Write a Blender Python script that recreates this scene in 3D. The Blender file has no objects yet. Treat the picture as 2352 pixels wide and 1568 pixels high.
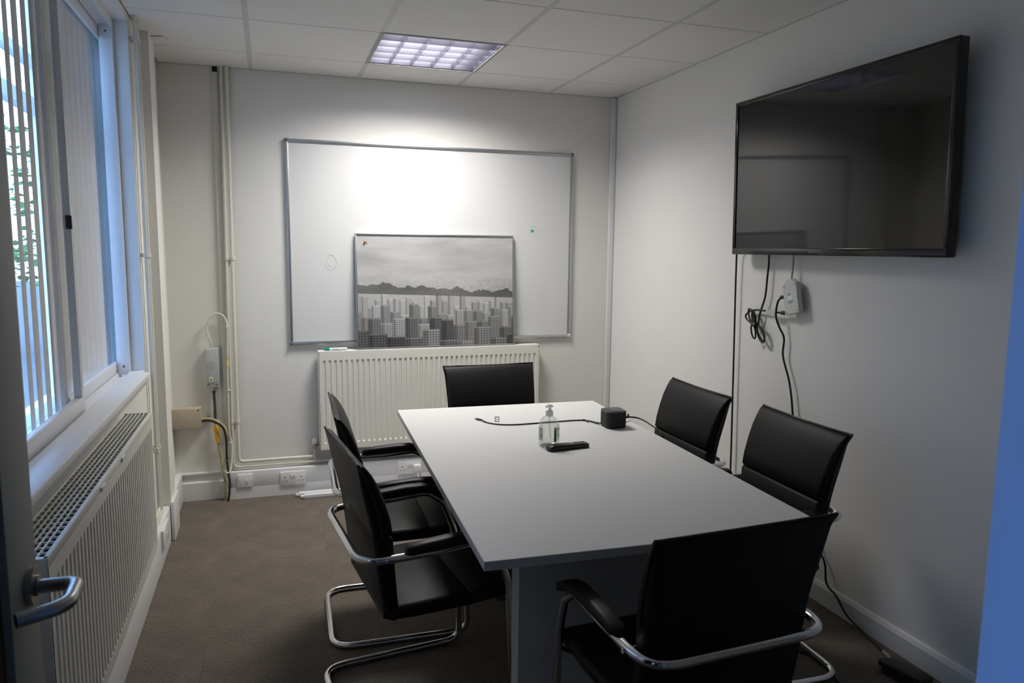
import bpy, bmesh, math, random
from mathutils import Vector, Matrix, Euler
random.seed(7)
PI = math.pi
S = bpy.context.scene
C = S.collection

# ------------------------------------------------------------------ camera, sky, light, exposure
cam_d = bpy.data.cameras.new('camera'); cam = bpy.data.objects.new('camera', cam_d); C.objects.link(cam)
cam_d.sensor_width = 36; cam_d.sensor_fit = 'HORIZONTAL'; cam_d.lens = 1698.76 / 2352 * 36
cam_d.clip_start = 0.02
cam_d.dof.use_dof = True; cam_d.dof.focus_distance = 3.6; cam_d.dof.aperture_fstop = 9
def cam_axes(yaw, pitch, roll):
    f = Vector((-math.sin(yaw) * math.cos(pitch), math.cos(yaw) * math.cos(pitch), math.sin(pitch)))
    r0 = Vector((math.cos(yaw), math.sin(yaw), 0)); u0 = r0.cross(f)
    r = r0 * math.cos(roll) + u0 * math.sin(roll); u = u0 * math.cos(roll) - r0 * math.sin(roll)
    return r, u, f
_r, _u, _f = cam_axes(-0.31611, -0.124387, 0.010032)
cam.matrix_world = Matrix(((_r.x, _u.x, -_f.x, 0.0696), (_r.y, _u.y, -_f.y, -4.2019), (_r.z, _u.z, -_f.z, 1.4846), (0, 0, 0, 1)))
S.camera = cam
S.view_settings.view_transform = 'Standard'; S.view_settings.look = 'None'
S.view_settings.gamma = 1; S.view_settings.use_curve_mapping = False
S.view_settings.exposure = 0.0

SKY_STRENGTH = 9.0
world = bpy.data.worlds.new('sky'); S.world = world; world.use_nodes = True
wn = world.node_tree.nodes; wl = world.node_tree.links; wn.clear()
w_out = wn.new('ShaderNodeOutputWorld'); w_bg = wn.new('ShaderNodeBackground'); w_bg.inputs[1].default_value = SKY_STRENGTH
w_tc = wn.new('ShaderNodeTexCoord'); w_sep = wn.new('ShaderNodeSeparateXYZ'); w_cr = wn.new('ShaderNodeValToRGB')
wl.new(w_tc.outputs['Generated'], w_sep.inputs[0]); wl.new(w_sep.outputs[2], w_cr.inputs[0])
w_cr.color_ramp.elements[0].position = 0.0; w_cr.color_ramp.elements[0].color = (0.36, 0.62, 1.0, 1)
w_cr.color_ramp.elements[1].position = 0.6; w_cr.color_ramp.elements[1].color = (0.22, 0.46, 1.0, 1)
wl.new(w_cr.outputs[0], w_bg.inputs[0]); wl.new(w_bg.outputs[0], w_out.inputs[0])

# room: x right, y towards the whiteboard wall, z up (metres)
XL, XR, YB, YF, ZC = -0.485, 2.273, 0.379, -3.80, 2.475
LAMP_WATTS = 57.5
ld = bpy.data.lights.new('lamp_light', 'AREA'); ld.shape = 'SQUARE'; ld.size = 0.52; ld.energy = LAMP_WATTS
ld.color = (1.0, 0.97, 0.915); ld.spread = math.radians(180)
lamp = bpy.data.objects.new('lamp_light', ld); C.objects.link(lamp); lamp.location = (0.9, -0.3, ZC + 0.052)

# ------------------------------------------------------------------ materials
MATS = {}
def mat(name, col, rough=0.5, metal=0.0, bump=0.0, bscale=200.0, var=0.0, vscale=6.0, spec=0.5, coat=0.0, trans=0.0):
    if name in MATS: return MATS[name]
    m = bpy.data.materials.new(name); m.use_nodes = True
    n = m.node_tree.nodes; l = m.node_tree.links; b = n['Principled BSDF']
    b.inputs['Base Color'].default_value = (*col, 1); b.inputs['Roughness'].default_value = rough
    b.inputs['Metallic'].default_value = metal; b.inputs['Specular IOR Level'].default_value = spec
    b.inputs['Coat Weight'].default_value = coat; b.inputs['Transmission Weight'].default_value = trans
    tc = n.new('ShaderNodeTexCoord')
    if var > 0:
        t = n.new('ShaderNodeTexNoise'); t.inputs['Scale'].default_value = vscale; t.inputs['Detail'].default_value = 4
        l.new(tc.outputs['Object'], t.inputs['Vector'])
        r = n.new('ShaderNodeValToRGB')
        r.color_ramp.elements[0].position = 0.3; r.color_ramp.elements[1].position = 0.7
        r.color_ramp.elements[0].color = (*[c * (1 - var) for c in col], 1); r.color_ramp.elements[1].color = (*[min(1, c * (1 + var)) for c in col], 1)
        l.new(t.outputs['Fac'], r.inputs[0]); l.new(r.outputs[0], b.inputs['Base Color'])
    if bump > 0:
        t = n.new('ShaderNodeTexNoise'); t.inputs['Scale'].default_value = bscale; t.inputs['Detail'].default_value = 3
        l.new(tc.outputs['Object'], t.inputs['Vector'])
        bp = n.new('ShaderNodeBump'); bp.inputs['Strength'].default_value = bump; bp.inputs['Distance'].default_value = 0.002
        l.new(t.outputs['Fac'], bp.inputs['Height']); l.new(bp.outputs[0], b.inputs['Normal'])
    MATS[name] = m
    return m
PAINT_BACK = mat('paint_cream', (0.80, 0.79, 0.745), 0.75, bump=0.08, bscale=120, var=0.015, vscale=2)
PAINT_RIGHT = mat('paint_white', (0.80, 0.795, 0.775), 0.75, bump=0.06, bscale=120, var=0.01, vscale=2)
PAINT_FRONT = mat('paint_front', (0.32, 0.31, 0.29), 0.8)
GLOSS_WHITE = mat('gloss_white', (0.80, 0.80, 0.79), 0.35, var=0.01)
CREAM_GLOSS = mat('cream_gloss', (0.72, 0.70, 0.62), 0.4, var=0.015, vscale=12)
PLASTIC = mat('white_plastic', (0.82, 0.82, 0.83), 0.4)
PLASTIC_SH = mat('white_plastic_switch', (0.85, 0.85, 0.85), 0.25)
UPVC = mat('white_upvc', (0.80, 0.81, 0.83), 0.3)
TILE = mat('ceiling_tile', (0.80, 0.795, 0.775), 0.9, bump=0.12, bscale=260, var=0.012, vscale=3)
TBAR = mat('ceiling_bar', (0.62, 0.62, 0.59), 0.6)
TBAR_DK = mat('ceiling_bar_cross', (0.40, 0.40, 0.38), 0.7)
RAD = mat('radiator_enamel', (0.84, 0.825, 0.755), 0.35, var=0.01)
RAD_IN = mat('radiator_inside', (0.10, 0.095, 0.08), 0.7)
TABLE = mat('white_laminate', (0.67, 0.67, 0.665), 0.55, bump=0.02, bscale=400)
LEATHER = mat('black_leather', (0.012, 0.012, 0.0125), 0.5, bump=0.25, bscale=350, spec=0.22)
LEATHER_BK = mat('black_leather_back', (0.008, 0.008, 0.008), 0.6, bump=0.2, bscale=350, spec=0.3)
PIPING = mat('black_piping', (0.010, 0.010, 0.010), 0.5)
PAD = mat('armrest_plastic', (0.012, 0.012, 0.012), 0.5, bump=0.2, bscale=600)
CHROME = mat('chrome', (0.72, 0.73, 0.75), 0.09, metal=1.0)
ALU = mat('aluminium', (0.52, 0.53, 0.54), 0.35, metal=0.85)
ALU_DK = mat('grey_corner', (0.16, 0.17, 0.17), 0.5)
BOARD = mat('whiteboard', (0.72, 0.725, 0.72), 0.6, spec=0.3)
STEEL = mat('satin_steel', (0.42, 0.42, 0.41), 0.3, metal=1.0)
NICKEL = mat('nickel', (0.45, 0.44, 0.42), 0.3, metal=1.0)
LOUVRE = mat('louvre_aluminium', (0.22, 0.22, 0.28), 0.30, metal=1.0)
BLACK = mat('black_plastic', (0.012, 0.012, 0.013), 0.4)
BLACK_GLOSS = mat('black_gloss', (0.006, 0.006, 0.007), 0.12)
BLACK_CABLE = mat('black_cable', (0.012, 0.012, 0.012), 0.5)
SCREEN = mat('screen', (0.006, 0.006, 0.007), 0.06, spec=0.5, coat=0.0)
DOCK = mat('dock_black', (0.017, 0.018, 0.018), 0.65, bump=0.4, bscale=900)
DOCK_TOP = mat('dock_top', (0.045, 0.048, 0.048), 0.42)
GREY_LOGO = mat('grey_print', (0.30, 0.31, 0.32), 0.4)
RED = mat('red_button', (0.45, 0.02, 0.02), 0.4)
BUTTON = mat('grey_button', (0.16, 0.16, 0.16), 0.45)
WHITE_PRINT = mat('white_print', (0.75, 0.75, 0.75), 0.5)
GREY_BOX = mat('grey_box', (0.50, 0.53, 0.54), 0.45)
GREY_BOX_DK = mat('grey_box_print', (0.36, 0.39, 0.41), 0.5)
BEIGE = mat('beige_box', (0.52, 0.45, 0.34), 0.45, var=0.04, vscale=20)
YELLOW = mat('yellow_tape', (0.85, 0.48, 0.02), 0.45)
WARN = mat('warning_yellow', (0.80, 0.72, 0.02), 0.45)
EARTH = mat('green_yellow_cable', (0.34, 0.33, 0.14), 0.5, var=0.5, vscale=60)
YEL_CABLE = mat('pale_yellow_cable', (0.58, 0.50, 0.26), 0.5, var=0.2, vscale=60)
GREEN = mat('green_cap', (0.0, 0.30, 0.20), 0.35)
DKGREEN = mat('green_label', (0.03, 0.22, 0.04), 0.45)
DKGREY = mat('dark_grey_plastic', (0.05, 0.055, 0.065), 0.35)
DOODLE = mat('faint_doodle', (0.50, 0.57, 0.55), 0.6)
DOODLE_G = mat('green_marker', (0.02, 0.42, 0.32), 0.6)
DARK_GAP = mat('dark_gap', (0.03, 0.03, 0.03), 0.9)
DOOR_PAINT = mat('door_paint', (0.33, 0.34, 0.31), 0.5)
DOOR_WOOD = mat('dark_door_wood', (0.035, 0.012, 0.007), 0.45, var=0.4, vscale=8)
JAMB = mat('jamb_daylight_tint', (0.34, 0.46, 0.76), 0.45)  # bluish base: part of the daylight's blue cast is mixed into the paint
STRIP_LABEL = mat('teal_label', (0.25, 0.42, 0.38), 0.5)
BARK = mat('bark', (0.08, 0.05, 0.03), 0.9)
LEAF = mat('leaf', (0.05, 0.16, 0.03), 0.6, var=0.5, vscale=3)
GROUND = mat('tarmac', (0.10, 0.10, 0.10), 0.9, var=0.2)
CORR = mat('corridor_paint', (0.30, 0.29, 0.27), 0.9)

def blind_mat():
    m = bpy.data.materials.new('blind_fabric'); m.use_nodes = True
    n = m.node_tree.nodes; l = m.node_tree.links; o = n['Material Output']; n.remove(n['Principled BSDF'])
    d = n.new('ShaderNodeBsdfDiffuse'); t = n.new('ShaderNodeBsdfTranslucent'); x = n.new('ShaderNodeMixShader')
    w = n.new('ShaderNodeTexWave'); w.bands_direction = 'Z'; w.inputs['Scale'].default_value = 120
    r = n.new('ShaderNodeValToRGB'); r.color_ramp.elements[0].color = (0.78, 0.75, 0.73, 1); r.color_ramp.elements[1].color = (0.84, 0.81, 0.79, 1)
    tc = n.new('ShaderNodeTexCoord'); l.new(tc.outputs['Object'], w.inputs['Vector']); l.new(w.outputs['Fac'], r.inputs[0]); l.new(r.outputs[0], d.inputs[0])
    t.inputs[0].default_value = (0.7, 0.66, 0.62, 1)
    x.inputs[0].default_value = 0.02; l.new(d.outputs[0], x.inputs[1]); l.new(t.outputs[0], x.inputs[2]); l.new(x.outputs[0], o.inputs[0])
    return m
BLIND = blind_mat()
def thin_clear(name, tint, gloss, edge):
    m = bpy.data.materials.new(name); m.use_nodes = True
    n = m.node_tree.nodes; l = m.node_tree.links; o = n['Material Output']; n.remove(n['Principled BSDF'])
    t = n.new('ShaderNodeBsdfTransparent'); t.inputs[0].default_value = (*tint, 1)
    g = n.new('ShaderNodeBsdfGlossy'); g.inputs['Roughness'].default_value = 0.04
    lw = n.new('ShaderNodeLayerWeight'); lw.inputs[0].default_value = edge
    mul = n.new('ShaderNodeMath'); mul.operation = 'MULTIPLY'; mul.inputs[1].default_value = gloss
    l.new(lw.outputs['Facing'], mul.inputs[0])
    x = n.new('ShaderNodeMixShader'); l.new(mul.outputs[0], x.inputs[0]); l.new(t.outputs[0], x.inputs[1]); l.new(g.outputs[0], x.inputs[2])
    l.new(x.outputs[0], o.inputs[0])
    return m
GLASS = thin_clear('window_glass', (0.985, 0.99, 0.99), 0.12, 0.3)
CLEAR = thin_clear('clear_bottle', (0.93, 0.94, 0.93), 0.55, 0.35)
LIQUID = thin_clear('clear_gel', (0.94, 0.95, 0.94), 0.25, 0.25)

def milky(name, col):
    m = bpy.data.materials.new(name); m.use_nodes = True
    n = m.node_tree.nodes; l = m.node_tree.links; o = n['Material Output']; n.remove(n['Principled BSDF'])
    d = n.new('ShaderNodeBsdfDiffuse'); t = n.new('ShaderNodeBsdfTranslucent'); x = n.new('ShaderNodeMixShader')
    d.inputs[0].default_value = (*col, 1); t.inputs[0].default_value = (*col, 1); x.inputs[0].default_value = 0.55
    l.new(d.outputs[0], x.inputs[1]); l.new(t.outputs[0], x.inputs[2]); l.new(x.outputs[0], o.inputs[0]); return m
MILKY = milky('milky_plastic', (0.92, 0.92, 0.93))
def carpet_mat():
    m = bpy.data.materials.new('carpet'); m.use_nodes = True
    n = m.node_tree.nodes; l = m.node_tree.links; b = n['Principled BSDF']; b.inputs['Roughness'].default_value = 0.95; b.inputs['Specular IOR Level'].default_value = 0.1
    tc = n.new('ShaderNodeTexCoord'); mp = n.new('ShaderNodeMapping'); mp.inputs['Scale'].default_value = (260, 90, 1); l.new(tc.outputs['Object'], mp.inputs[0])
    t1 = n.new('ShaderNodeTexNoise'); t1.inputs['Scale'].default_value = 1.0; t1.inputs['Detail'].default_value = 3; l.new(mp.outputs[0], t1.inputs['Vector'])
    t2 = n.new('ShaderNodeTexNoise'); t2.inputs['Scale'].default_value = 7; t2.inputs['Detail'].default_value = 5; l.new(tc.outputs['Object'], t2.inputs['Vector'])
    r1 = n.new('ShaderNodeValToRGB'); r1.color_ramp.elements[0].position = 0.25; r1.color_ramp.elements[1].position = 0.75
    r1.color_ramp.elements[0].color = (0.085, 0.072, 0.060, 1); r1.color_ramp.elements[1].color = (0.235, 0.205, 0.178, 1)
    l.new(t1.outputs['Fac'], r1.inputs[0])
    r2 = n.new('ShaderNodeValToRGB'); r2.color_ramp.elements[0].position = 0.3; r2.color_ramp.elements[1].position = 0.7
    r2.color_ramp.elements[0].color = (0.84, 0.84, 0.84, 1); r2.color_ramp.elements[1].color = (1.08, 1.06, 1.05, 1); l.new(t2.outputs['Fac'], r2.inputs[0])
    mx = n.new('ShaderNodeMix'); mx.data_type = 'RGBA'; mx.blend_type = 'MULTIPLY'; mx.inputs[0].default_value = 1
    l.new(r1.outputs[0], mx.inputs[6]); l.new(r2.outputs[0], mx.inputs[7]); l.new(mx.outputs[2], b.inputs['Base Color'])
    bp = n.new('ShaderNodeBump'); bp.inputs['Strength'].default_value = 0.6; bp.inputs['Distance'].default_value = 0.003
    l.new(t1.outputs['Fac'], bp.inputs['Height']); l.new(bp.outputs[0], b.inputs['Normal'])
    return m
CARPET = carpet_mat()

def print_mat():
    # a plain grey print: cloudy sky fading into haze, a dark band, blocks of a city below
    m = bpy.data.materials.new('grey_city_print'); m.use_nodes = True
    n = m.node_tree.nodes; l = m.node_tree.links; b = n['Principled BSDF']; b.inputs['Roughness'].default_value = 0.45
    tc = n.new('ShaderNodeTexCoord'); sp = n.new('ShaderNodeSeparateXYZ'); l.new(tc.outputs['Generated'], sp.inputs[0])
    def math_(op, a, c):
        k = n.new('ShaderNodeMath'); k.operation = op
        for i, v in enumerate((a, c)):
            if isinstance(v, (int, float)): k.inputs[i].default_value = v
            else: l.new(v, k.inputs[i])
        return k.outputs[0]
    X, Y = sp.outputs[0], sp.outputs[2]
    cb = n.new('ShaderNodeCombineXYZ'); l.new(X, cb.inputs[0]); l.new(Y, cb.inputs[1])
    def ramp(v, els):
        r = n.new('ShaderNodeValToRGB'); r.color_ramp.interpolation = 'LINEAR'
        e = r.color_ramp.elements
        while len(e) < len(els): e.new(0.5)
        for i, (p, g) in enumerate(els): e[i].position = p; e[i].color = (g, g, g, 1)
        l.new(v, r.inputs[0]); return r.outputs[0]
    def mixc(fac, a, c, bt='MIX'):
        k = n.new('ShaderNodeMix'); k.data_type = 'RGBA'; k.blend_type = bt
        if isinstance(fac, (int, float)): k.inputs[0].default_value = fac
        else: l.new(fac, k.inputs[0])
        l.new(a, k.inputs[6]); l.new(c, k.inputs[7]); return k.outputs[2]
    def mapped(sx, sy, off=0.0):
        k = n.new('ShaderNodeMapping'); k.inputs['Scale'].default_value = (sx, sy, 1); k.inputs['Location'].default_value = (off, off, 0); l.new(cb.outputs[0], k.inputs[0]); return k.outputs[0]
    cl = n.new('ShaderNodeTexNoise'); cl.inputs['Scale'].default_value = 1; cl.inputs['Detail'].default_value = 6; l.new(mapped(2.5, 7), cl.inputs['Vector'])
    sky = mixc(0.55, ramp(Y, [(0.5, 0.46), (0.66, 0.50), (0.78, 0.36), (1.0, 0.50)]), ramp(cl.outputs['Fac'], [(0.3, 0.28), (0.7, 0.60)]))
    def blocks(sx, sy, off, lo, hi):
        v = n.new('ShaderNodeTexVoronoi'); v.distance = 'CHEBYCHEV'; v.inputs['Scale'].default_value = 1; v.inputs['Randomness'].default_value = 0.85; l.new(mapped(sx, sy, off), v.inputs['Vector'])
        s2 = n.new('ShaderNodeSeparateColor'); l.new(v.outputs['Color'], s2.inputs[0])
        return ramp(s2.outputs[0], [(0.0, lo), (0.45, (lo + hi) / 2), (1.0, hi)])
    def wn1(v, seed):
        k = n.new('ShaderNodeTexWhiteNoise'); k.noise_dimensions = '1D'; l.new(math_('ADD', v, seed), k.inputs['W']); return k.outputs['Value']
    def lerp(v, lo, hi): return math_('ADD', math_('MULTIPLY', v, hi - lo), lo)
    def grey(v):
        k = n.new('ShaderNodeCombineColor'); [l.new(v, k.inputs[q]) for q in range(3)]; return k.outputs[0]
    def layer(col, count, off, base, amp, lo, hi, wins, rows, dark):
        u = math_('ADD', math_('MULTIPLY', X, count), off); cid = math_('FLOOR', u, 0); fu = math_('FRACT', u, 0)
        h = lerp(wn1(cid, off + 1.7), base, base + amp)
        tone = lerp(wn1(cid, off + 9.3), lo, hi)
        a_ = math_('GREATER_THAN', math_('FRACT', math_('MULTIPLY', fu, wins), 0), 0.45); b_ = math_('GREATER_THAN', math_('FRACT', math_('MULTIPLY', Y, rows), 0), 0.45)
        win_ = math_('MULTIPLY', a_, b_); tone = math_('MULTIPLY', tone, math_('SUBTRACT', 1.0, math_('MULTIPLY', win_, dark)))
        side = math_('LESS_THAN', fu, lerp(wn1(cid, off + 4.1), 0.2, 0.45)); tone = math_('MULTIPLY', tone, math_('SUBTRACT', 1.0, math_('MULTIPLY', side, 0.38)))
        roof = math_('GREATER_THAN', Y, math_('SUBTRACT', h, 0.012)); tone = math_('ADD', tone, math_('MULTIPLY', roof, 0.10))
        return mixc(math_('LESS_THAN', Y, h), col, grey(tone))
    hz = n.new('ShaderNodeRGB'); hz.outputs[0].default_value = (0.44, 0.44, 0.43, 1)
    city = hz.outputs[0]
    for a_ in ((26, .3, .36, .13, .34, .50, 3, 70, .18), (17, 5.6, .26, .13, .24, .46, 4, 60, .35), (13, 2.2, .15, .14, .12, .40, 5, 52, .55), (9, 7.4, .04, .13, .07, .36, 6, 44, .65)): city = layer(city, *a_)
    far = blocks(60, 60, 1.3, 0.30, 0.52)
    sky = mixc(ramp(Y, [(0.50, 0.45), (0.74, 0.0)]), sky, far)
    col = mixc(math_('GREATER_THAN', Y, 0.5), city, sky)
    # a dark hill ridge across the middle
    rn = n.new('ShaderNodeTexNoise'); rn.inputs['Scale'].default_value = 1; rn.inputs['Detail'].default_value = 5; l.new(mapped(9, 0.01), rn.inputs['Vector'])
    top = math_('ADD', 0.47, math_('MULTIPLY', rn.outputs['Fac'], 0.20))
    top = math_('SUBTRACT', top, math_('MULTIPLY', X, 0.08))
    above = math_('LESS_THAN', Y, top); bot = math_('SUBTRACT', 0.485, math_('MULTIPLY', X, 0.05)); below = math_('GREATER_THAN', Y, bot)
    ridge = math_('MULTIPLY', above, below)
    rc = ramp(cl.outputs['Fac'], [(0.3, 0.03), (0.7, 0.14)])
    col = mixc(math_('MULTIPLY', ridge, 0.82), col, rc)
    l.new(col, b.inputs['Base Color'])
    return m
PRINT = print_mat()

# ------------------------------------------------------------------ mesh helpers
class MB:
    def __init__(s): s.bm = bmesh.new()
    def box(s, lo, hi):
        x0, y0, z0 = lo; x1, y1, z1 = hi
        v = [s.bm.verts.new(p) for p in ((x0, y0, z0), (x1, y0, z0), (x1, y1, z0), (x0, y1, z0), (x0, y0, z1), (x1, y0, z1), (x1, y1, z1), (x0, y1, z1))]
        for f in ((0, 3, 2, 1), (4, 5, 6, 7), (0, 1, 5, 4), (1, 2, 6, 5), (2, 3, 7, 6), (3, 0, 4, 7)): s.bm.faces.new([v[i] for i in f])
        return s
    def rbox(s, lo, hi, r=0.003, seg=2, M=None):
        t = MB().box(lo, hi)
        bmesh.ops.bevel(t.bm, geom=list(t.bm.edges), offset=r, segments=seg, profile=0.5, affect='EDGES')
        return s.join(t, M)
    def join(s, t, M=None):
        if M is not None: bmesh.ops.transform(t.bm, matrix=M, verts=list(t.bm.verts))
        me = bpy.data.meshes.new('tmp'); t.bm.to_mesh(me); s.bm.from_mesh(me); bpy.data.meshes.remove(me); t.bm.free()
        return s
    def ring_loft(s, rings, closed=False, caps=True):
        R = [[s.bm.verts.new(p) for p in r] for r in rings]
        k = len(R); m = len(R[0])
        for i in range(k if closed else k - 1):
            a, b = R[i], R[(i + 1) % k]
            for j in range(m):
                s.bm.faces.new((a[j], a[(j + 1) % m], b[(j + 1) % m], b[j]))
        if caps and not closed:
            s.bm.faces.new(list(reversed(R[0]))); s.bm.faces.new(R[-1])
        return s
    def tube(s, pts, r, n=8, closed=False):
        P = [Vector(p) for p in pts]; k = len(P); T = []
        for i in range(k):
            a = P[i - 1] if (i > 0 or closed) else P[i]; b = P[(i + 1) % k] if (i < k - 1 or closed) else P[i]
            T.append((b - a).normalized())
        up = Vector((0, 0, 1)) if abs(T[0].z) < 0.9 else Vector((1, 0, 0))
        N = (up - T[0] * up.dot(T[0])).normalized(); rings = []
        for i in range(k):
            N = (N - T[i] * N.dot(T[i])).normalized(); B = T[i].cross(N)
            rr = r[i] if isinstance(r, (list, tuple)) else r
            rings.append([P[i] + (N * math.cos(2 * PI * j / n) + B * math.sin(2 * PI * j / n)) * rr for j in range(n)])
        return s.ring_loft(rings, closed)
    def cyl(s, a, b, r, n=16, r2=None):
        return s.tube([a, b], [r, r if r2 is None else r2], n)
    def lathe(s, prof, o=(0, 0, 0), n=24):
        rings = [[Vector((o[0] + r * math.cos(2 * PI * j / n), o[1] + r * math.sin(2 * PI * j / n), o[2] + z)) for j in range(n)] for r, z in prof]
        return s.ring_loft(rings)
    def prism(s, poly, axis, a, b):
        def P(u, v, w): return {0: (w, u, v), 1: (u, w, v), 2: (u, v, w)}[axis]
        return s.ring_loft([[P(u, v, a) for u, v in poly], [P(u, v, b) for u, v in poly]])
    def xf(s, M):
        bmesh.ops.transform(s.bm, matrix=M, verts=list(s.bm.verts)); return s
    def mesh(s, name, material, smooth=None):
        bmesh.ops.recalc_face_normals(s.bm, faces=list(s.bm.faces))
        me = bpy.data.meshes.new(name); s.bm.to_mesh(me); s.bm.free()
        me.materials.append(material)
        if smooth:
            me.polygons.foreach_set('use_smooth', [True] * len(me.polygons))
            me.set_sharp_from_angle(angle=math.radians(smooth))
        return me
def mtx(o):
    M = Matrix.Translation(o.location) @ o.rotation_euler.to_matrix().to_4x4()
    return mtx(o.parent) @ M if o.parent else M
def build(name, mb, material, parent=None, smooth=None, local=False):
    """one mesh object; coordinates are in the room unless local"""
    if parent is None:
        zs = [v.co for v in mb.bm.verts]
        lo = Vector([min(p[i] for p in zs) for i in range(3)]); hi = Vector([max(p[i] for p in zs) for i in range(3)])
        c = Vector(((lo.x + hi.x) / 2, (lo.y + hi.y) / 2, lo.z)); mb.xf(Matrix.Translation(-c))
    elif not local: mb.xf(mtx(parent).inverted())
    o = bpy.data.objects.new(name, mb.mesh(name, material, smooth)); C.objects.link(o)
    if parent is None: o.location = c
    else: o.parent = parent
    return o
def tag(o, label, cat, group=None):
    o['label'] = label; o['category'] = cat
    if group: o['group'] = group
    return o
def thing(name, label, cat, loc=(0, 0, 0), rz=0, group=None):
    o = bpy.data.objects.new(name, None); C.objects.link(o); o.location = loc; o.rotation_euler = (0, 0, rz); o.empty_display_size = 0.1
    return tag(o, label, cat, group)
def struct(name, mb, material, parent=None, smooth=None):
    o = build(name, mb, material, parent, smooth)
    if parent is None: o['kind'] = 'structure'
    return o
def part_copy(src, parent, loc, rz=0):
    o = src.copy(); C.objects.link(o); o.parent = parent; o.location = loc; o.rotation_euler = (0, 0, rz); return o
def dup(root, loc, rz, label, group=None):
    r = root.copy(); C.objects.link(r); r.location = loc; r.rotation_euler = (0, 0, rz); r['label'] = label
    if group: r['group'] = group
    for ch in list(root.children):
        c = ch.copy(); C.objects.link(c); c.parent = r
        for g in list(ch.children):
            d = g.copy(); C.objects.link(d); d.parent = c
    return r
def fillet(pts, rad, seg=6, closed=False):
    P = [Vector(p) for p in pts]; k = len(P); out = []
    for i in range(k):
        if not closed and i in (0, k - 1): out.append(P[i]); continue
        a, b, c = P[i - 1], P[i], P[(i + 1) % k]
        r = rad[i] if isinstance(rad, (list, tuple)) else rad
        u = (a - b).normalized(); v = (c - b).normalized(); ang = u.angle(v)
        if ang > PI - 0.02 or r <= 0: out.append(b); continue
        t = min(r / math.tan(ang / 2), (a - b).length * 0.49, (c - b).length * 0.49)
        p0, p1 = b + u * t, b + v * t
        for j in range(seg + 1):
            s_ = j / seg; out.append(p0 * (1 - s_) ** 2 + b * 2 * s_ * (1 - s_) + p1 * s_ ** 2)
    return out
def curve(pts, n=8):
    P = [Vector(p) for p in pts]; out = []
    for i in range(len(P) - 1):
        p0 = P[max(i - 1, 0)]; p1 = P[i]; p2 = P[i + 1]; p3 = P[min(i + 2, len(P) - 1)]
        for j in range(n):
            t = j / n
            out.append(0.5 * ((2 * p1) + (p2 - p0) * t + (2 * p0 - 5 * p1 + 4 * p2 - p3) * t * t + (3 * p1 - p0 - 3 * p2 + p3) * t ** 3))
    out.append(P[-1]); return out
def rrect(w, d, r, seg=4):
    out = []
    for cx, cy, a0 in ((w - r, d - r, 0), (-w + r, d - r, PI / 2), (-w + r, -d + r, PI), (w - r, -d + r, 1.5 * PI)):
        for j in range(seg + 1):
            a = a0 + PI / 2 * j / seg; out.append((cx + r * math.cos(a), cy + r * math.sin(a)))
    return out
def text(name, body, size, M, material, parent, width=None, extrude=0.0002):
    cu = bpy.data.curves.new(name, 'FONT'); cu.body = body; cu.size = size; cu.extrude = extrude; cu.align_x = 'CENTER'; cu.align_y = 'CENTER'
    cu.materials.append(material); o = bpy.data.objects.new(name, cu); C.objects.link(o); o.parent = parent
    dg = bpy.context.evaluated_depsgraph_get(); me = bpy.data.meshes.new_from_object(o.evaluated_get(dg)); bpy.data.objects.remove(o)
    o = bpy.data.objects.new(name, me); C.objects.link(o); o.parent = parent
    o.matrix_local = mtx(parent).inverted() @ M
    return o

# ------------------------------------------------------------------ floor
fl = MB().box((XL - 0.3, YF - 0.15, -0.12), (XR + 0.15, YB + 0.15, -0.006))
floor = struct('floor', fl, mat('screed', (0.12, 0.11, 0.10), 0.9))
tl = MB().rbox((-0.2498, -0.2498, -0.007), (0.2498, 0.2498, 0.0), 0.0004, 1)
ctile = None
for ix in range(-1, 6):
    for iy in range(-8, 2):
        x, y = ix * 0.5 + 0.05, iy * 0.5 - 0.02
        if x - .25 > XR or y - .25 > YB or y + .25 < YF: continue
        if ctile is None:
            ctile = build('carpet_tile', tl, CARPET, floor, local=True); ctile.location = Vector((x, y, 0)) - floor.location
        else:
            part_copy(ctile, floor, Vector((x, y, 0)) - floor.location)

# ------------------------------------------------------------------ walls
GAP = 0.0008
struct('wall_back', MB().box((XL - 0.3, YB + GAP, -0.1), (XR + 0.15, YB + 0.15, ZC + 0.25)), PAINT_BACK)
struct('wall_right', MB().box((XR + GAP, YF - 0.15, -0.1), (XR + 0.15, YB + GAP, ZC + 0.25)), PAINT_RIGHT)
WY0, WY1, WZ0, WZ1 = -3.0, -0.52, 0.90, 2.445           # window opening
wlft = MB()
wlft.box((XL - 0.25, YF - 0.15, -0.1), (XL - GAP, YB, WZ0 - 0.02)).box((XL - 0.25, YF - 0.15, WZ1), (XL - GAP, YB, ZC + 0.25))
wlft.box((XL - 0.25, YF - 0.15, WZ0 - 0.02), (XL - GAP, WY0, WZ1)).box((XL - 0.105, WY1, WZ0 - 0.02), (XL - GAP, YB, WZ1)).box((XL - 0.25, -0.1, WZ0 - 0.02), (XL - 0.105, YB, WZ1))
wall_left = struct('wall_left', wlft, PAINT_BACK)
build('pillar', MB().box((XL, -0.238, 0), (-0.44, -0.066, ZC)), PAINT_BACK, wall_left)
DX0, DX1, DZ = -0.30, 0.611, 2.05                         # doorway in the front wall
wf = MB()
wf.box((XL, YF - 0.12, -0.1), (DX0 - 0.03, YF, ZC + 0.25)).box((DX1 + 0.03, YF - 0.12, -0.1), (XR, YF, ZC + 0.25)).box((DX0 - 0.03, YF - 0.12, DZ + 0.03), (DX1 + 0.03, YF, ZC + 0.25))
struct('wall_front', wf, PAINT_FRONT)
jm = MB()
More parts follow.
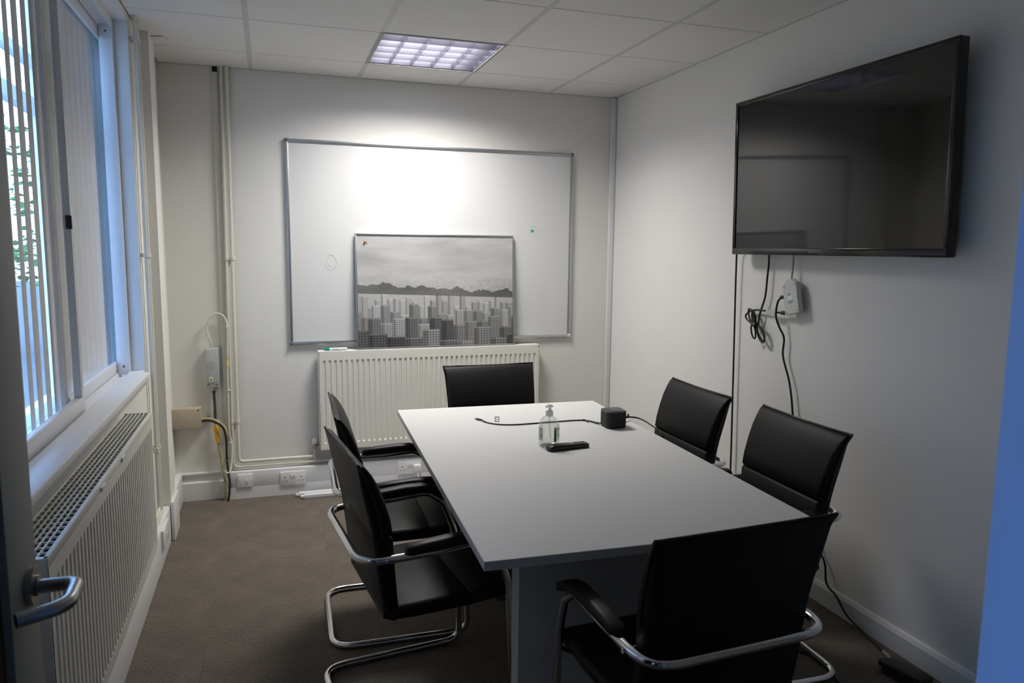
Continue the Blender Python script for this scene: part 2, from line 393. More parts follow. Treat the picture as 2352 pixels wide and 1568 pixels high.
jm.rbox((DX1, YF - 0.14, 0), (DX1 + 0.03, YF + 0.02, DZ + 0.03), 0.002).rbox((DX0 - 0.03, YF - 0.14, 0), (DX0, YF + 0.02, DZ + 0.03), 0.002).rbox((DX0, YF - 0.14, DZ), (DX1, YF + 0.02, DZ + 0.03), 0.002)
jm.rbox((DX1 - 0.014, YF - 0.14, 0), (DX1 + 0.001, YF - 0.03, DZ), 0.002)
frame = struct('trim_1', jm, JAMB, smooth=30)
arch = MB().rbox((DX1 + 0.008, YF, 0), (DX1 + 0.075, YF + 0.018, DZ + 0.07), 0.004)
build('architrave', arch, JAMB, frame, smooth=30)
# corridor behind the doorway (camera stands in it)
struct('floor_corridor', MB().box((-1.3, -6.0, -0.12), (1.9, YF - 0.15, 0.0)), CARPET)
struct('ceiling_corridor', MB().box((-1.3, -6.0, 2.45), (1.9, YF - 0.15, 2.55)), CORR)
cw = MB().box((-1.4, -6.0, -0.1), (-1.3, YF - 0.12, 0.9)).box((-1.4, -6.0, 2.1), (-1.3, YF - 0.12, 2.55)).box((-1.4, -6.0, 0.9), (-1.3, -5.05, 2.1)).box((-1.4, -4.15, 0.9), (-1.3, YF - 0.12, 2.1))
wc2 = MB().box((-1.37, -5.05, 0.9), (-1.33, -4.15, 0.95)).box((-1.37, -5.05, 2.05), (-1.33, -4.15, 2.1)).box((-1.37, -5.05, 0.95), (-1.33, -5.00, 2.05)).box((-1.37, -4.20, 0.95), (-1.33, -4.15, 2.05)).box((-1.37, -4.62, 0.95), (-1.33, -4.58, 2.05))
window2 = struct('window_2', wc2, UPVC); build('pane', MB().box((-1.352, -5.00, 0.95), (-1.348, -4.20, 2.05)), GLASS, window2)
cw.box((1.9, -6.0, -0.1), (2.0, YF - 0.12, 2.55)).box((-1.4, -6.1, -0.1), (2.0, -6.0, 2.55)).box((-1.4, YF - 0.2, -0.1), (XL + 0.02, YF - 0.12, 2.55))
struct('wall_corridor', cw, CORR)

# skirting boards and dado trunking
def skirt(pts_lo, pts_hi, prof, axis):
    return MB().prism(prof, axis, pts_lo, pts_hi)
sk = MB().prism([(XR, 0), (XR - 0.018, 0), (XR - 0.018, 0.072), (XR - 0.010, 0.086), (XR, 0.09)], 1, YF, YB)
struct('baseboard_right', sk, GLOSS_WHITE)
sb = MB().prism([(YB, 0), (YB - 0.025, 0), (YB - 0.025, 0.105), (YB - 0.010, 0.112), (YB - 0.010, 0.150), (YB - 0.022, 0.155), (YB - 0.022, 0.163), (YB, 0.165)], 0, XL, -0.205)
struct('baseboard_back', sb, GLOSS_WHITE)
db = MB().rbox((-0.205, YB - 0.058, 0.066), (XR, YB, 0.163), 0.003).box((-0.205, YB - 0.060, 0.0), (XR, YB, 0.064)).box((-0.205, YB - 0.055, 0.06), (XR, YB, 0.07))
struct('trim_2', db, PLASTIC, smooth=30)
dl = MB().rbox((XL, -3.7, 0.0), (-0.443, -0.245, 0.183), 0.004)
tl2 = struct('trim_3', dl, PLASTIC, smooth=30)
build('pillar_skirting', MB().rbox((-0.4405, -0.262, 0.0), (-0.424, -0.05, 0.205), 0.005).rbox((XL, -0.058, 0.0), (-0.448, YB - 0.026, 0.178), 0.008, 3), GLOSS_WHITE, tl2, smooth=30)
# corner trunking and the flat trunk by the pipes
ct = MB().rbox((2.237, YB - 0.022, 0.163), (2.271, YB, ZC - 0.004), 0.002)
struct('trim_4', ct, PLASTIC, smooth=30)
ft = MB().rbox((-0.207, YB - 0.014, 0.44), (-0.176, YB, ZC - 0.03), 0.002)
t5 = struct('trim_5', ft, CREAM_GLOSS, smooth=30)
build('open_end', MB().box((-0.205, YB - 0.006, ZC - 0.03), (-0.178, YB, ZC)), DARK_GAP, t5)

# ------------------------------------------------------------------ ceiling
ceil = struct('ceiling', MB().box((XL - 0.3, YF - 0.15, ZC + 0.13), (XR + 0.15, YB + 0.15, ZC + 0.25)), TBAR_DK)
xs = [XL, 0.0, 0.6, 1.2, 1.8, XR]; ys = [YB, 0.0, -0.6, -1.2, -1.8, -2.4, -3.0, -3.6, YF]
tile_me = {}
for i in range(5):
    for j in range(8):
        if i == 2 and j == 1: continue
        x0, x1, y1, y0 = xs[i], xs[i + 1], ys[j], ys[j + 1]
        k = (round(x1 - x0, 3), round(y1 - y0, 3)); g = 0.0045
        if k not in tile_me:
            hx, hy = k[0] / 2 - g, k[1] / 2 - g
            tile_me[k] = build('ceiling_tile', MB().rbox((-hx, -hy, 0), (hx, hy, 0.015), 0.002, 1), TILE, ceil, local=True); o = tile_me[k]
        else: o = tile_me[k].copy(); C.objects.link(o); o.parent = ceil
        o.location = Vector(((x0 + x1) / 2, (y0 + y1) / 2, ZC + 0.001)) - ceil.location
for x in xs[1:5]:
    if x in (0.6, 1.2):
        build('main_bar', MB().box((x - 0.012, YF, ZC), (x + 0.012, -0.6, ZC + 0.03)).box((x - 0.012, 0.0, ZC), (x + 0.012, YB, ZC + 0.03)).box((x - 0.012 if x < 1 else x, -0.6, ZC), (x if x < 1 else x + 0.012, 0.0, ZC + 0.03)), TBAR, ceil)
    else: build('main_bar', MB().box((x - 0.012, YF, ZC), (x + 0.012, YB, ZC + 0.03)), TBAR, ceil)
for y in ys[1:8]:
    for i in range(5):
        a = xs[i] + (0.012 if i else 0); b = xs[i + 1] - (0.012 if i < 4 else 0)
        lo, hi = y - 0.008, y + 0.008
        if i == 2 and y == 0.0: lo = 0.0
        if i == 2 and y == -0.6: hi = -0.6
        build('cross_bar', MB().box((a, lo, ZC + 0.003), (b, hi, ZC + 0.03)), TBAR, ceil)
ed = MB().box((XL, YB - 0.004, ZC - 0.002), (XR, YB, ZC + 0.03)).box((XR - 0.004, YF, ZC - 0.002), (XR, YB, ZC + 0.03))
build('edge_angle', ed, TBAR, ceil)
# broken tile edge hanging by the pillar
bt = MB().rbox((-0.062, -0.03, 0), (0.0, 0.045, 0.006), 0.001, 1, Matrix.Translation((-0.375, -0.16, ZC - 0.006)) @ Matrix.Rotation(math.radians(-20), 4, 'Z'))
build('tile_fragment', bt, TILE, ceil)

# louvred ceiling light
cl = thing('ceiling_light', 'square recessed ceiling light with bright mirrored louvre', 'ceiling light', (0.9, -0.3, ZC))
LX0, LX1, LY0, LY1 = 0.605, 1.195, -0.595, -0.005
hs = MB()
hs.box((LX0 - .002, LY0 - .002, ZC + .08), (LX1 + .002, LY1 + .002, ZC + .11))
for a, b in (((LX0 - .002, LY0, ZC), (LX0 + .004, LY1, ZC + .08)), ((LX1 - .004, LY0, ZC), (LX1 + .002, LY1, ZC + .08)), ((LX0, LY0 - .002, ZC), (LX1, LY0 + .004, ZC + .08)), ((LX0, LY1 - .004, ZC), (LX1, LY1 + .002, ZC + .08))): hs.box(a, b)
build('housing', hs, mat('louvre_housing', (0.03, 0.03, 0.03), 0.6), cl)
fr = MB()
for a, b in (((LX0 - .012, LY0 - .012, ZC - .0025), (LX0 + .003, LY1 + .012, ZC - .0005)), ((LX1 - .003, LY0 - .012, ZC - .0025), (LX1 + .012, LY1 + .012, ZC - .0005)), ((LX0 + .003, LY0 - .012, ZC - .0025), (LX1 - .003, LY0 + .003, ZC - .0005)), ((LX0 + .003, LY1 - .003, ZC - .0025), (LX1 - .003, LY1 + .012, ZC - .0005))): fr.box(a, b)
build('light_frame', fr, TBAR_DK, cl)
NX, NY = 5, 5
for i in range(NX + 1):                       # blades running away from the camera
    x = LX0 + .006 + (LX1 - LX0 - .012) * i / NX
    build('louvre_blade', MB().prism([(x - .0006, ZC + .001), (x + .0006, ZC + .001), (x + .0035, ZC + .032), (x - .0035, ZC + .032)], 1, LY0 + .006, LY1 - .006), LOUVRE, cl)
def lou_prof(y): return [(y - .001, ZC + .002), (y + .001, ZC + .002), (y + .004, ZC + .022), (y + .009, ZC + .047), (y - .009, ZC + .047), (y - .004, ZC + .022)]
for j in range(NY + 1):                       # deep curved cross louvres
    y = LY0 + .008 + (LY1 - LY0 - .016) * j / NY
    mb = MB()
    for i in range(NX):
        xa = LX0 + .008 + (LX1 - LX0 - .012) * i / NX; xb = LX0 + .003 + (LX1 - LX0 - .012) * (i + 1) / NX
        p = lou_prof(y)
        if j == 0: p = [(max(a, LY0 + .005), b) for a, b in p]
        if j == NY: p = [(min(a, LY1 - .005), b) for a, b in p]
        mb.prism(p, 0, xa, xb)
    build('cross_louvre', mb, LOUVRE, cl, smooth=40)
lamp.parent = cl; lamp.location = (0, 0, 0.066)

# ------------------------------------------------------------------ window, blind
win = MB()
FX0, FX1 = -0.735, -0.700                      # outer window frame
for a, b in (((FX0, WY0, WZ0 - .02), (FX1, -0.1, WZ0 + .03)), ((FX0, WY0, WZ1 - .05), (FX1, -0.1, WZ1)), ((FX0, WY0, WZ0), (FX1, WY0 + .06, WZ1)), ((FX0, -0.16, WZ0), (FX1, -0.1, WZ1)), ((FX0, -1.06, WZ0), (FX1, -1.0, WZ1)), ((FX0, -2.06, WZ0), (FX1, -2.0, WZ1)), ((FX0, WY0, 1.945), (FX1, -0.1, 1.995)), ((FX0, WY0, 2.11), (FX1, -0.1, 2.14))): win.box(a, b)
window = struct('window_1', win, UPVC)
build('outer_glass', MB().box((-0.719, WY0 + .05, WZ0), (-0.716, -0.15, WZ1 - .04)), GLASS, window)
TX0, TX1 = -0.610, -0.540                      # sliding inner frame
tr = MB()
tr.rbox((TX0, WY0, WZ0 - .02), (TX1, WY1 - 0.03, WZ0 + .008), .002).rbox((TX0, WY0, WZ1 - .03), (TX1, WY1 - .03, WZ1), .002)
tr.rbox((-0.592, WY1 - 0.032, WZ0), (TX1, WY1, WZ1), .002).rbox((TX0, WY0, WZ0), (TX1, WY0 + .03, WZ1), .002)
tr.box((-0.5895, WY0, WZ0 + .008), (-0.5865, WY1 - .03, WZ0 + .018)).box((-0.545, WY0, WZ0 + .008), (-0.541, WY1 - .03, WZ0 + .014)).box((-0.5895, WY0, WZ1 - .042), (-0.5865, WY1 - .03, WZ1 - .03)).box((-0.545, WY0, WZ1 - .042), (-0.541, WY1 - .03, WZ1 - .03))
build('track_frame', tr, UPVC, window, smooth=30)
def screw(y, z):
    return MB().cyl((-0.565, y, z), (-0.565, y - .0015, z), .005, 10)
for z in (0.945, 2.385): build('frame_screw', screw(WY1 - .032, z), ALU_DK, window)
build('frame_screw', MB().cyl((-0.572, -0.60, WZ0 + .008), (-0.572, -0.60, WZ0 + .012), .006, 10), ALU_DK, window)
def sash(x0, x1, y0, y1):
    z0, z1 = WZ0 + .012, WZ1 - .034
    m = MB().rbox((x0, y0, z0), (x1, y1, z0 + .055), .003).rbox((x0, y0, z1 - .055), (x1, y1, z1), .003).rbox((x0, y0, z0 + .05), (x1, y0 + .038, z1 - .05), .003).rbox((x0, y1 - .038, z0 + .05), (x1, y1, z1 - .05), .003)
    o = build('window_sash', m, UPVC, window, smooth=30)
    xm = (x0 + x1) / 2
    build('sash_glass', MB().box((xm - .002, y0 + .03, z0 + .05), (xm + .002, y1 - .03, z1 - .05)), GLASS, o)
    return o
s1 = sash(-0.576, -0.552, -2.55, -1.355)
s2 = sash(-0.607, -0.5925, -1.43, -0.36)
build('sash_latch', MB().rbox((-0.566, -1.404, 1.535), (-0.548, -1.392, 1.58), .003), BLACK, s1, smooth=30)
sill = MB().rbox((-0.545, WY0, WZ0 - 0.008), (-0.456, WY1 - 0.06, WZ0 + .020), .005, 3).rbox((-0.545, WY1 - .065, WZ0 - 0.008), (XL, WY1, WZ0 + .020), .003, 2)
sill.prism([(-0.470, WZ0 - .03), (XL, WZ0 - .03), (XL, WZ0 - .007), (-0.462, WZ0 - .007)], 1, WY0, WY1 - .08)
build('window_sill', sill, GLOSS_WHITE, window, smooth=30)
rv = MB().box((TX1, WY1 - .001, WZ0 + .018), (XL + .0005, WY1 + .001, WZ1)).box((TX1, WY0, WZ1 - .002), (XL + .0005, WY1, WZ1 + .001))
build('reveal_lining', rv, GLOSS_WHITE, window)

bl = thing('vertical_blind', 'white vertical blind hanging between the inner and outer window panes', 'blind', (-0.634, -1.55, WZ0))
build('head_rail', MB().rbox((-0.652, -2.96, 2.40), (-0.616, -0.12, 2.44), .004), UPVC, bl, smooth=30)
slat = None; SW = 0.098
rb_ = random.Random(11)
for k in range(31):
    y = -0.19 - k * 0.0905
    if y > -1.30: a = -15 + rb_.uniform(-1.5, 1.5)             # far pair of panes: slats nearly closed
    elif y > -1.95: a = 5.5 + (-1.30 - y) * 8 + rb_.uniform(-1.2, 1.2)   # near panes: turned open, unevenly
    else: a = 13 + rb_.uniform(-2, 2)
    if slat is None:
        prof = [(SW * (t - .5), .005 * (1 - (2 * t - 1) ** 2)) for t in [i / 8 for i in range(9)]]
        loop = [(b, a_) for a_, b in prof] + [(b + .0008, a_) for a_, b in reversed(prof)]
        m = MB().ring_loft([[(x_, y_, 0.0) for x_, y_ in loop], [(x_, y_, 1.49) for x_, y_ in loop]])
        slat = build('blind_slat', m, BLIND, bl, smooth=50, local=True); o = slat
    else: o = slat.copy(); C.objects.link(o); o.parent = bl
    o.location = Vector((-0.634, y, 0.915)) - bl.location; o.rotation_euler = (0, 0, math.radians(a))

# outside: ground and a tree seen through the slits
struct('ground_outside', MB().box((-30, -20, -0.5), (-0.74, 40, -0.4)), GROUND)
tree = thing('tree', 'green tree outside, glimpsed through the gaps of the window blind', 'tree', (-4.3, 10.5, -0.4))
build('trunk', MB().tube([(-4.3, 10.5, -0.4), (-4.25, 10.5, 1.2), (-4.35, 10.55, 2.6)], [.16, .12, .06], 8), BARK, tree, smooth=60)
lm = MB(); rnd = random.Random(3)
for i in range(900):
    a, b, r = rnd.uniform(0, 2 * PI), rnd.uniform(-1, 1), rnd.uniform(.4, 1) ** .5
    q = math.sqrt(1 - b * b); c = Vector((-4.3 + 2.0 * r * q * math.cos(a), 10.5 + 2.6 * r * q * math.sin(a), 2.1 + 1.5 * r * b))
    d = Matrix.Rotation(rnd.uniform(0, 6), 3, 'Z') @ Matrix.Rotation(rnd.uniform(-1, 1), 3, 'X'); s_ = rnd.uniform(.08, .16)
    vs = [lm.bm.verts.new(c + d @ Vector(p)) for p in ((-s_, 0, 0), (0, -s_ * .5, .02), (s_, 0, 0), (0, s_ * .5, .02))]; lm.bm.faces.new(vs)
lv = build('foliage', lm, LEAF, tree); lv['kind'] = 'stuff'

# ------------------------------------------------------------------ radiators
def rad_front(L, H, pitch, n, depth=.006):
    """ribbed front panel, local: x along 0..L, z 0..H, front towards -y at y=0"""
    m = MB(); x_first = (L - (n - 1) * pitch) / 2
    xsn = [(0.0, 0), ]
    for i in range(n):
        c = x_first + i * pitch
        xsn += [(c - .0085, 0), (c - .0045, 1), (c + .0045, 1), (c + .0085, 0)]
    xsn.append((L, 0))
    zs = [(0, 0), (.036, 0), (.046, 1), (H - .046, 1), (H - .036, 0), (H, 0)]
    g = [[m.bm.verts.new((x, depth if (a and b) else 0, z)) for z, b in zs] for x, a in xsn]
    for i in range(len(g) - 1):
        for j in range(len(zs) - 1): m.bm.faces.new((g[i][j], g[i + 1][j], g[i + 1][j + 1], g[i][j + 1]))
    return m
# back radiator under the poster
RX0, RX1, RZ0, RZ1, RYF = 0.328, 1.728, 0.268, 0.862, YB - 0.092
rb = thing('radiator', 'cream panel radiator on back wall below the whiteboard', 'radiator', ((RX0 + RX1) / 2, YB - .05, RZ0))
build('front_panel', rad_front(RX1 - RX0 - .008, RZ1 - RZ0 - .012, .0325, 42).xf(Matrix.Translation((RX0 + .004, RYF, RZ0))), RAD, rb, smooth=25)
build('side_panel', MB().rbox((RX0 - .001, RYF + .003, RZ0 + .01), (RX0 + .003, YB - .022, RZ1), .0015), RAD, rb)
build('side_panel', MB().rbox((RX1 - .003, RYF + .003, RZ0 + .01), (RX1 + .001, YB - .022, RZ1), .0015), RAD, rb)
build('back_panel', MB().box((RX0 + .004, RYF + .0075, RZ0 + .006), (RX1 - .004, RYF + .012, RZ1 - .02)).box((RX0 + .004, YB - .03, RZ0 + .006), (RX1 - .004, YB - .02, RZ1 - .02)), RAD_IN, rb)
tp = MB().rbox((RX0 - .001, RYF + .002, RZ1), (RX1 + .001, YB - .022, RZ1 + .008), .003, 2).box((RX0 + .01, RYF + .001, RZ1 - .014), (RX1 - .01, RYF + .004, RZ1 + .002))
build('top_cover', tp, RAD, rb, smooth=30)
for x in (RX0 + .2, RX1 - .23): build('wall_bracket', MB().box((x, YB - .03, RZ0 + .1), (x + .03, YB, RZ1 - .1)), RAD, rb)
RTOP = RZ1 + .008
# left radiator below the window
QX, QY0, QY1, QZ0, QZ1 = -0.375, -2.555, -1.155, 0.322, 0.855
rl = thing('radiator', 'long cream radiator with open top grille below the window', 'radiator', (-.43, -1.85, QZ0))
M = Matrix.Translation((QX, QY0 + .004, QZ0)) @ Matrix.Rotation(PI / 2, 4, 'Z')
build('front_panel', rad_front(QY1 - QY0 - .008, QZ1 - QZ0 - .022, .0333, 41).xf(M), RAD, rl, smooth=25)
build('side_panel', MB().rbox((XL + .018, QY0 - .001, QZ0 + .01), (QX - .001, QY0 + .003, QZ1), .0015), RAD, rl)
build('side_panel', MB().rbox((XL + .018, QY1 - .003, QZ0 + .01), (QX - .001, QY1 + .001, QZ1), .0015), RAD, rl)
build('back_panel', MB().box((QX - .012, QY0 + .004, QZ0 + .006), (QX - .0075, QY1 - .004, QZ1 - .03)).box((XL + .015, QY0 + .004, QZ0 + .006), (XL + .022, QY1 - .004, QZ1 - .02)), RAD_IN, rl)
fins = MB()
for k in range(55):
    y = QY0 + .02 + k * .025; fins.box((XL + .024, y, QZ0 + .03), (QX - .014, y + .0015, QZ1 - .06))
f_ = build('convector_fins', fins, RAD_IN, rl); f_['kind'] = 'stuff'
gr = MB()
gr.rbox((QX - .010, QY0, QZ1 - .022), (QX + .001, QY1, QZ1), .002).rbox((XL + .014, QY0, QZ1 - .010), (XL + .020, QY1, QZ1), .002)
gr.box((XL + .014, QY0, QZ1 - .008), (QX, QY0 + .012, QZ1)).box((XL + .014, QY1 - .008, QZ1 - .008), (QX, QY1, QZ1))
build('grille_frame', gr, RAD, rl, smooth=30)
gb = MB()
for i in range(1, 6):
    x = XL + .020 + (QX - .010 - XL - .020) * i / 6; gb.box((x - .0013, QY0 + .01, QZ1 - .006), (x + .0013, QY1 - .006, QZ1 - .001))
ny = 46
for k in range(1, ny):
    y = QY0 + .012 + (QY1 - QY0 - .02) * k / ny; gb.box((XL + .018, y - .0013, QZ1 - .007), (QX - .008, y + .0013, QZ1 - .002))
g_ = build('grille_wires', gb, RAD, rl)
for y in (-1.75, -2.04): build('panel_clip', MB().rbox((QX - .002, y - .025, QZ1 - .02), (QX + .006, y + .025, QZ1 - .008), .002), RAD, rl, smooth=30)

# ------------------------------------------------------------------ heating pipes
def clip(o, c, parent, r=.014):
    build('pipe_clip', MB().cyl((c[0], c[1], c[2] - .010), (c[0], c[1], c[2] + .010), r, 14).box((c[0] - .008, c[1], c[2] - .008), (c[0] + .008, o, c[2] + .008)), CREAM_GLOSS, parent, smooth=40)
py = YB - .030
p1 = thing('heating_pipe', 'cream vertical pipe nearer the flat trunk, turning along the trunking top', 'pipe', (-0.157, py, 0.194))
build('pipe', MB().tube(fillet([(-0.157, py, ZC), (-0.166, py, 1.2), (-0.168, py, 0.186), (1.85, py, 0.186)], [0, 0, .03, 0]), .0085, 12), CREAM_GLOSS, p1, smooth=50)
build('riser', MB().tube([(0.298, py, .190), (0.298, py, .275)], .0075, 10), CREAM_GLOSS, p1, smooth=50)
p2 = thing('heating_pipe', 'thicker cream vertical pipe right of its twin, turning under the radiator', 'pipe', (-0.13, py, 0.222))
build('pipe', MB().tube(fillet([(-0.128, py, ZC), (-0.136, py, 1.1), (-0.138, py, 0.217), (0.287, py, 0.217)], [0, 0, .03, 0]), .0105, 12), CREAM_GLOSS, p2, smooth=50)
for z, d in ((2.396, 0), (1.415, .005), (.461, .010)):
    clip(YB, (-0.157 - d * 1.1, py, z), p1, .0125); clip(YB, (-0.128 - d, py, z), p2, .0145)
vl = thing('radiator_valve', 'radiator valve with white cap at the left end of the back radiator', 'valve', (0.298, py, .265))
build('valve_body', MB().lathe([(.009, 0), (.012, .004), (.012, .016), (.008, .02), (.008, .034)], (0.298, py, .262), 10).cyl((0.298, py, .288), (RX0 + .004, py, .288), .008, 10).cyl((0.308, py, .288), (0.318, py, .288), .012, 6), NICKEL, vl, smooth=40)
build('valve_cap', MB().lathe([(.012, 0), (.0135, .003), (.0135, .032), (.011, .036)], (0.298, py, .294), 14), PLASTIC, vl, smooth=40)
for k, (yy, lab) in enumerate(((-0.435, 'cream vertical pipe beside the left pillar, farther of the pair'), (-0.485, 'cream vertical pipe beside the left pillar, nearer the window of the pair'))):
    pp = thing('heating_pipe', lab, 'pipe', (-0.462, yy, 0.22))
    build('pipe', MB().tube(fillet([(-0.460, yy, ZC), (-0.460, yy, 0.215 + .03 * k), (-0.460, -1.25, 0.215 + .03 * k)], .03), .0095 - .001 * k, 12), CREAM_GLOSS, pp, smooth=50)
    for z in (2.38, 1.44, .535):
        build('pipe_clip', MB().cyl((-0.460, yy, z - .010), (-0.460, yy, z + .010), .0135, 12).box((XL, yy - .008, z - .008), (-0.460, yy + .008, z + .008)), CREAM_GLOSS, pp, smooth=40)

# ------------------------------------------------------------------ whiteboard
WX0, WX1, BZ0, BZ1 = 0.172, 1.970, 0.905, 2.105
wb = thing('whiteboard', 'large white whiteboard with grey aluminium frame on the back wall', 'whiteboard', ((WX0 + WX1) / 2, YB, BZ0))
build('writing_panel', MB().box((WX0 + .012, YB - .014, BZ0 + .012), (WX1 - .012, YB - .001, BZ1 - .012)), BOARD, wb)
for a, b in (((WX0 + .015, BZ0), (WX1 - .015, BZ0 + .018)), ((WX0 + .015, BZ1 - .020), (WX1 - .015, BZ1)), ((WX0, BZ0 + .015), (WX0 + .018, BZ1 - .015)), ((WX1 - .020, BZ0 + .015), (WX1, BZ1 - .015))):
    build('frame_rail', MB().rbox((a[0], YB - .022, a[1]), (b[0], YB, b[1]), .003), ALU, wb, smooth=30)
for x, z, m_ in ((WX0 + .008, BZ0 + .008, ALU_DK), (WX0 + .008, BZ1 - .009, ALU_DK), (WX1 - .009, BZ1 - .009, ALU_DK), (WX1 - .009, BZ0 + .009, PLASTIC)):
    c_ = build('frame_corner', MB().rbox((x - .011, YB - .025, z - .011), (x + .011, YB, z + .011), .005, 3), m_, wb, smooth=40)
    if m_ is PLASTIC: c_['label'] = 'white corner cap'
yd = YB - .0143
egg = [(0.408, 1.436), (0.424, 1.438), (0.440, 1.424), (0.450, 1.400), (0.450, 1.380), (0.436, 1.358), (0.412, 1.350), (0.398, 1.356), (0.390, 1.376), (0.394, 1.400)]
dd = MB().tube(curve([(x, yd, z) for x, z in egg + egg[:1]], 5), .0010, 5)
dd.tube(curve([(0.405, yd, 1.382), (0.410, yd, 1.372), (0.420, yd, 1.370), (0.428, yd, 1.374)], 4), .0010, 5).cyl((0.411, yd, 1.400), (0.411, yd, 1.404), .001, 5).cyl((0.430, yd, 1.398), (0.430, yd, 1.402), .001, 5)
build('marker_doodle', dd, DOODLE, wb)['label'] = 'faint drawn smiling face'
dg = MB().tube(curve([(x, yd, z) for x, z in ((1.690, 1.590), (1.680, 1.604), (1.684, 1.628), (1.700, 1.634), (1.715, 1.624), (1.733, 1.620), (1.742, 1.608), (1.728, 1.594), (1.712, 1.592))], 4), .0012, 5)
build('marker_doodle', dg, DOODLE, wb)['label'] = 'faint green outline scribble'
db_ = MB().prism([(1.684, 1.600), (1.688, 1.594), (1.697, 1.592), (1.705, 1.597), (1.703, 1.607), (1.694, 1.612), (1.686, 1.608)], 1, yd - .0008, yd)
build('marker_blob', db_, DOODLE_G, wb)['label'] = 'solid green ink blob'

# poster leaning on the board
PX0, PX1 = 0.558, 1.558
tilt = math.atan2(0.045, 0.70)
PM = Matrix.Translation((1.058, YB - .075, RTOP)) @ Matrix.Rotation(math.radians(0.0), 4, 'Y') @ Matrix.Rotation(-tilt, 4, 'X')
po = bpy.data.objects.new('poster', None); C.objects.link(po); po.location = PM.to_translation(); po.rotation_euler = PM.to_euler()
tag(po, 'framed grey city print leaning on whiteboard atop the radiator', 'framed print')
build('print_panel', MB().box((-.494, -.004, .006), (.494, .006, .694)), PRINT, po, local=True)
for a, b in (((-.5, .0), (.5, .010)), ((-.5, .690), (.5, .70)), ((-.5, .010), (-.490, .690)), ((.490, .010), (.5, .690))):
    build('frame_rail', MB().rbox((a[0], -.010, a[1]), (b[0], .009, b[1]), .002), ALU, po, smooth=30, local=True)
pinp = PM @ Vector((-.440, -.005, .655))
pn = thing('push_pin', 'small orange-topped pin stuck in upper left corner of the print', 'push pin', tuple(pinp))
build('pin_head', MB().lathe([(.004, 0), (.005, .004), (.003, .010), (.005, .014), (.004, .017)], (0, 0, 0), 10).xf(Matrix.Rotation(PI / 2, 4, 'X') @ Matrix.Rotation(0.4, 4, 'X')), mat('orange_pin', (0.75, 0.20, 0.06), 0.4), pn, smooth=40, local=True)
build('pin_wire', MB().tube([(-.012, -.002, -.020), (.006, -.002, -.006), (.012, -.002, -.018)], .0015, 5).tube([(-.002, -.002, -.004), (-.004, -.002, -.022)], .0012, 5), DKGREY, pn, local=True)

# pens on the radiator
ph = RTOP
for nm, lab, y, x0, x1, rr, caps, bodym in (('marker_pen', 'white marker pen with green cap lying on the back radiator', YB - .072, .365, .500, .0085, GREEN, PLASTIC), ('marker_pen', 'dark grey pen lying behind the green-capped marker on the radiator', YB - .050, .372, .478, .0085, DKGREY, DKGREY)):
    t = thing(nm, lab, 'marker pen', ((x0 + x1) / 2, y, ph))
    zc = ph + rr
    build('pen_body', MB().tube([(x0 + .03, y, zc), (x1 - .004, y, zc), (x1, y, zc)], [rr, rr, rr * .75], 12), bodym, t, smooth=40)
    build('pen_cap', MB().tube([(x0, y, zc), (x0 + .003, y, zc), (x0 + .034, y, zc)], [rr * .8, rr * .98, rr], 12), caps, t, smooth=40)
    if bodym is PLASTIC:
        build('pen_print', MB().box((x0 + .05, y - rr - .0003, zc - .005), (x1 - .012, y - rr + .002, zc - .001)).box((x0 + .045, y - rr - .0003, zc + .002), (x0 + .08, y - rr + .002, zc + .004)), mat('pen_print', (.45, .46, .44), .5), t)

# ------------------------------------------------------------------ sockets, switches
def plate(cx, cz, w, h, y, label, cat, name):
    t = thing(name, label, cat, (cx, y, cz - h / 2))
    build('face_plate', MB().rbox((cx - w / 2, y - .010, cz - h / 2), (cx + w / 2, y, cz + h / 2), .003), PLASTIC_SH, t, smooth=30)
    return t
def holes(t, cx, cz, y):
    m = MB()
    m.box((cx - .0025, y - .0104, cz + .006), (cx + .0025, y - .009, cz + .015)).box((cx - .014, y - .0104, cz - .013), (cx - .007, y - .009, cz - .009)).box((cx + .007, y - .0104, cz - .013), (cx + .014, y - .009, cz - .009))
    build('socket_holes', m, BLACK, t)
def rocker(t, cx, cz, y):
    build('rocker_switch', MB().rbox((cx - .0055, y - .014, cz - .011), (cx + .0055, y - .009, cz + .011), .002), PLASTIC_SH, t, smooth=30)
yt = YB - .058
sw = plate(-0.105, .108, .086, .080, yt, 'white single switch plate on trunking left of the double socket', 'switch', 'switch_plate')
rocker(sw, -.095, .108, yt)
for x in (-.138, -.072): build('plate_screw', MB().cyl((x, yt - .0106, .108), (x, yt - .009, .108), .0022, 8), DKGREY, sw)
s2_ = plate(.166, .101, .146, .084, yt, 'white double socket with nothing plugged in, on the back trunking', 'socket', 'wall_socket')
holes(s2_, .120, .098, yt); holes(s2_, .212, .098, yt); rocker(s2_, .157, .118, yt); rocker(s2_, .175, .118, yt)
s3_ = plate(.874, .108, .146, .084, yt, 'white double socket with a plug in it, under the radiator', 'socket', 'wall_socket')
holes(s3_, .828, .105, yt); rocker(s3_, .865, .125, yt); rocker(s3_, .883, .125, yt)
pl = thing('plug', 'white plug pushed into the socket under the radiator', 'plug', (.92, yt - .012, .082))
build('plug_body', MB().rbox((.896, yt - .042, .082), (.944, yt - .0105, .130), .007, 3), PLASTIC, pl, smooth=40)
build('plug_cord', MB().tube(curve([(.920, yt - .03, .084), (.920, yt - .040, .07), (.928, .266, .042), (.96, .262, .0305), (1.1, .262, .0302)], 5), .0035, 8), PLASTIC, pl, smooth=50)
bs = thing('wall_socket', 'white socket plate on left trunking beyond the window radiator', 'socket', (-.443, -.50, .09))
build('face_plate', MB().rbox((-.4435, -.595, .085), (-.430, -.41, .178), .003), PLASTIC_SH, bs, smooth=30)
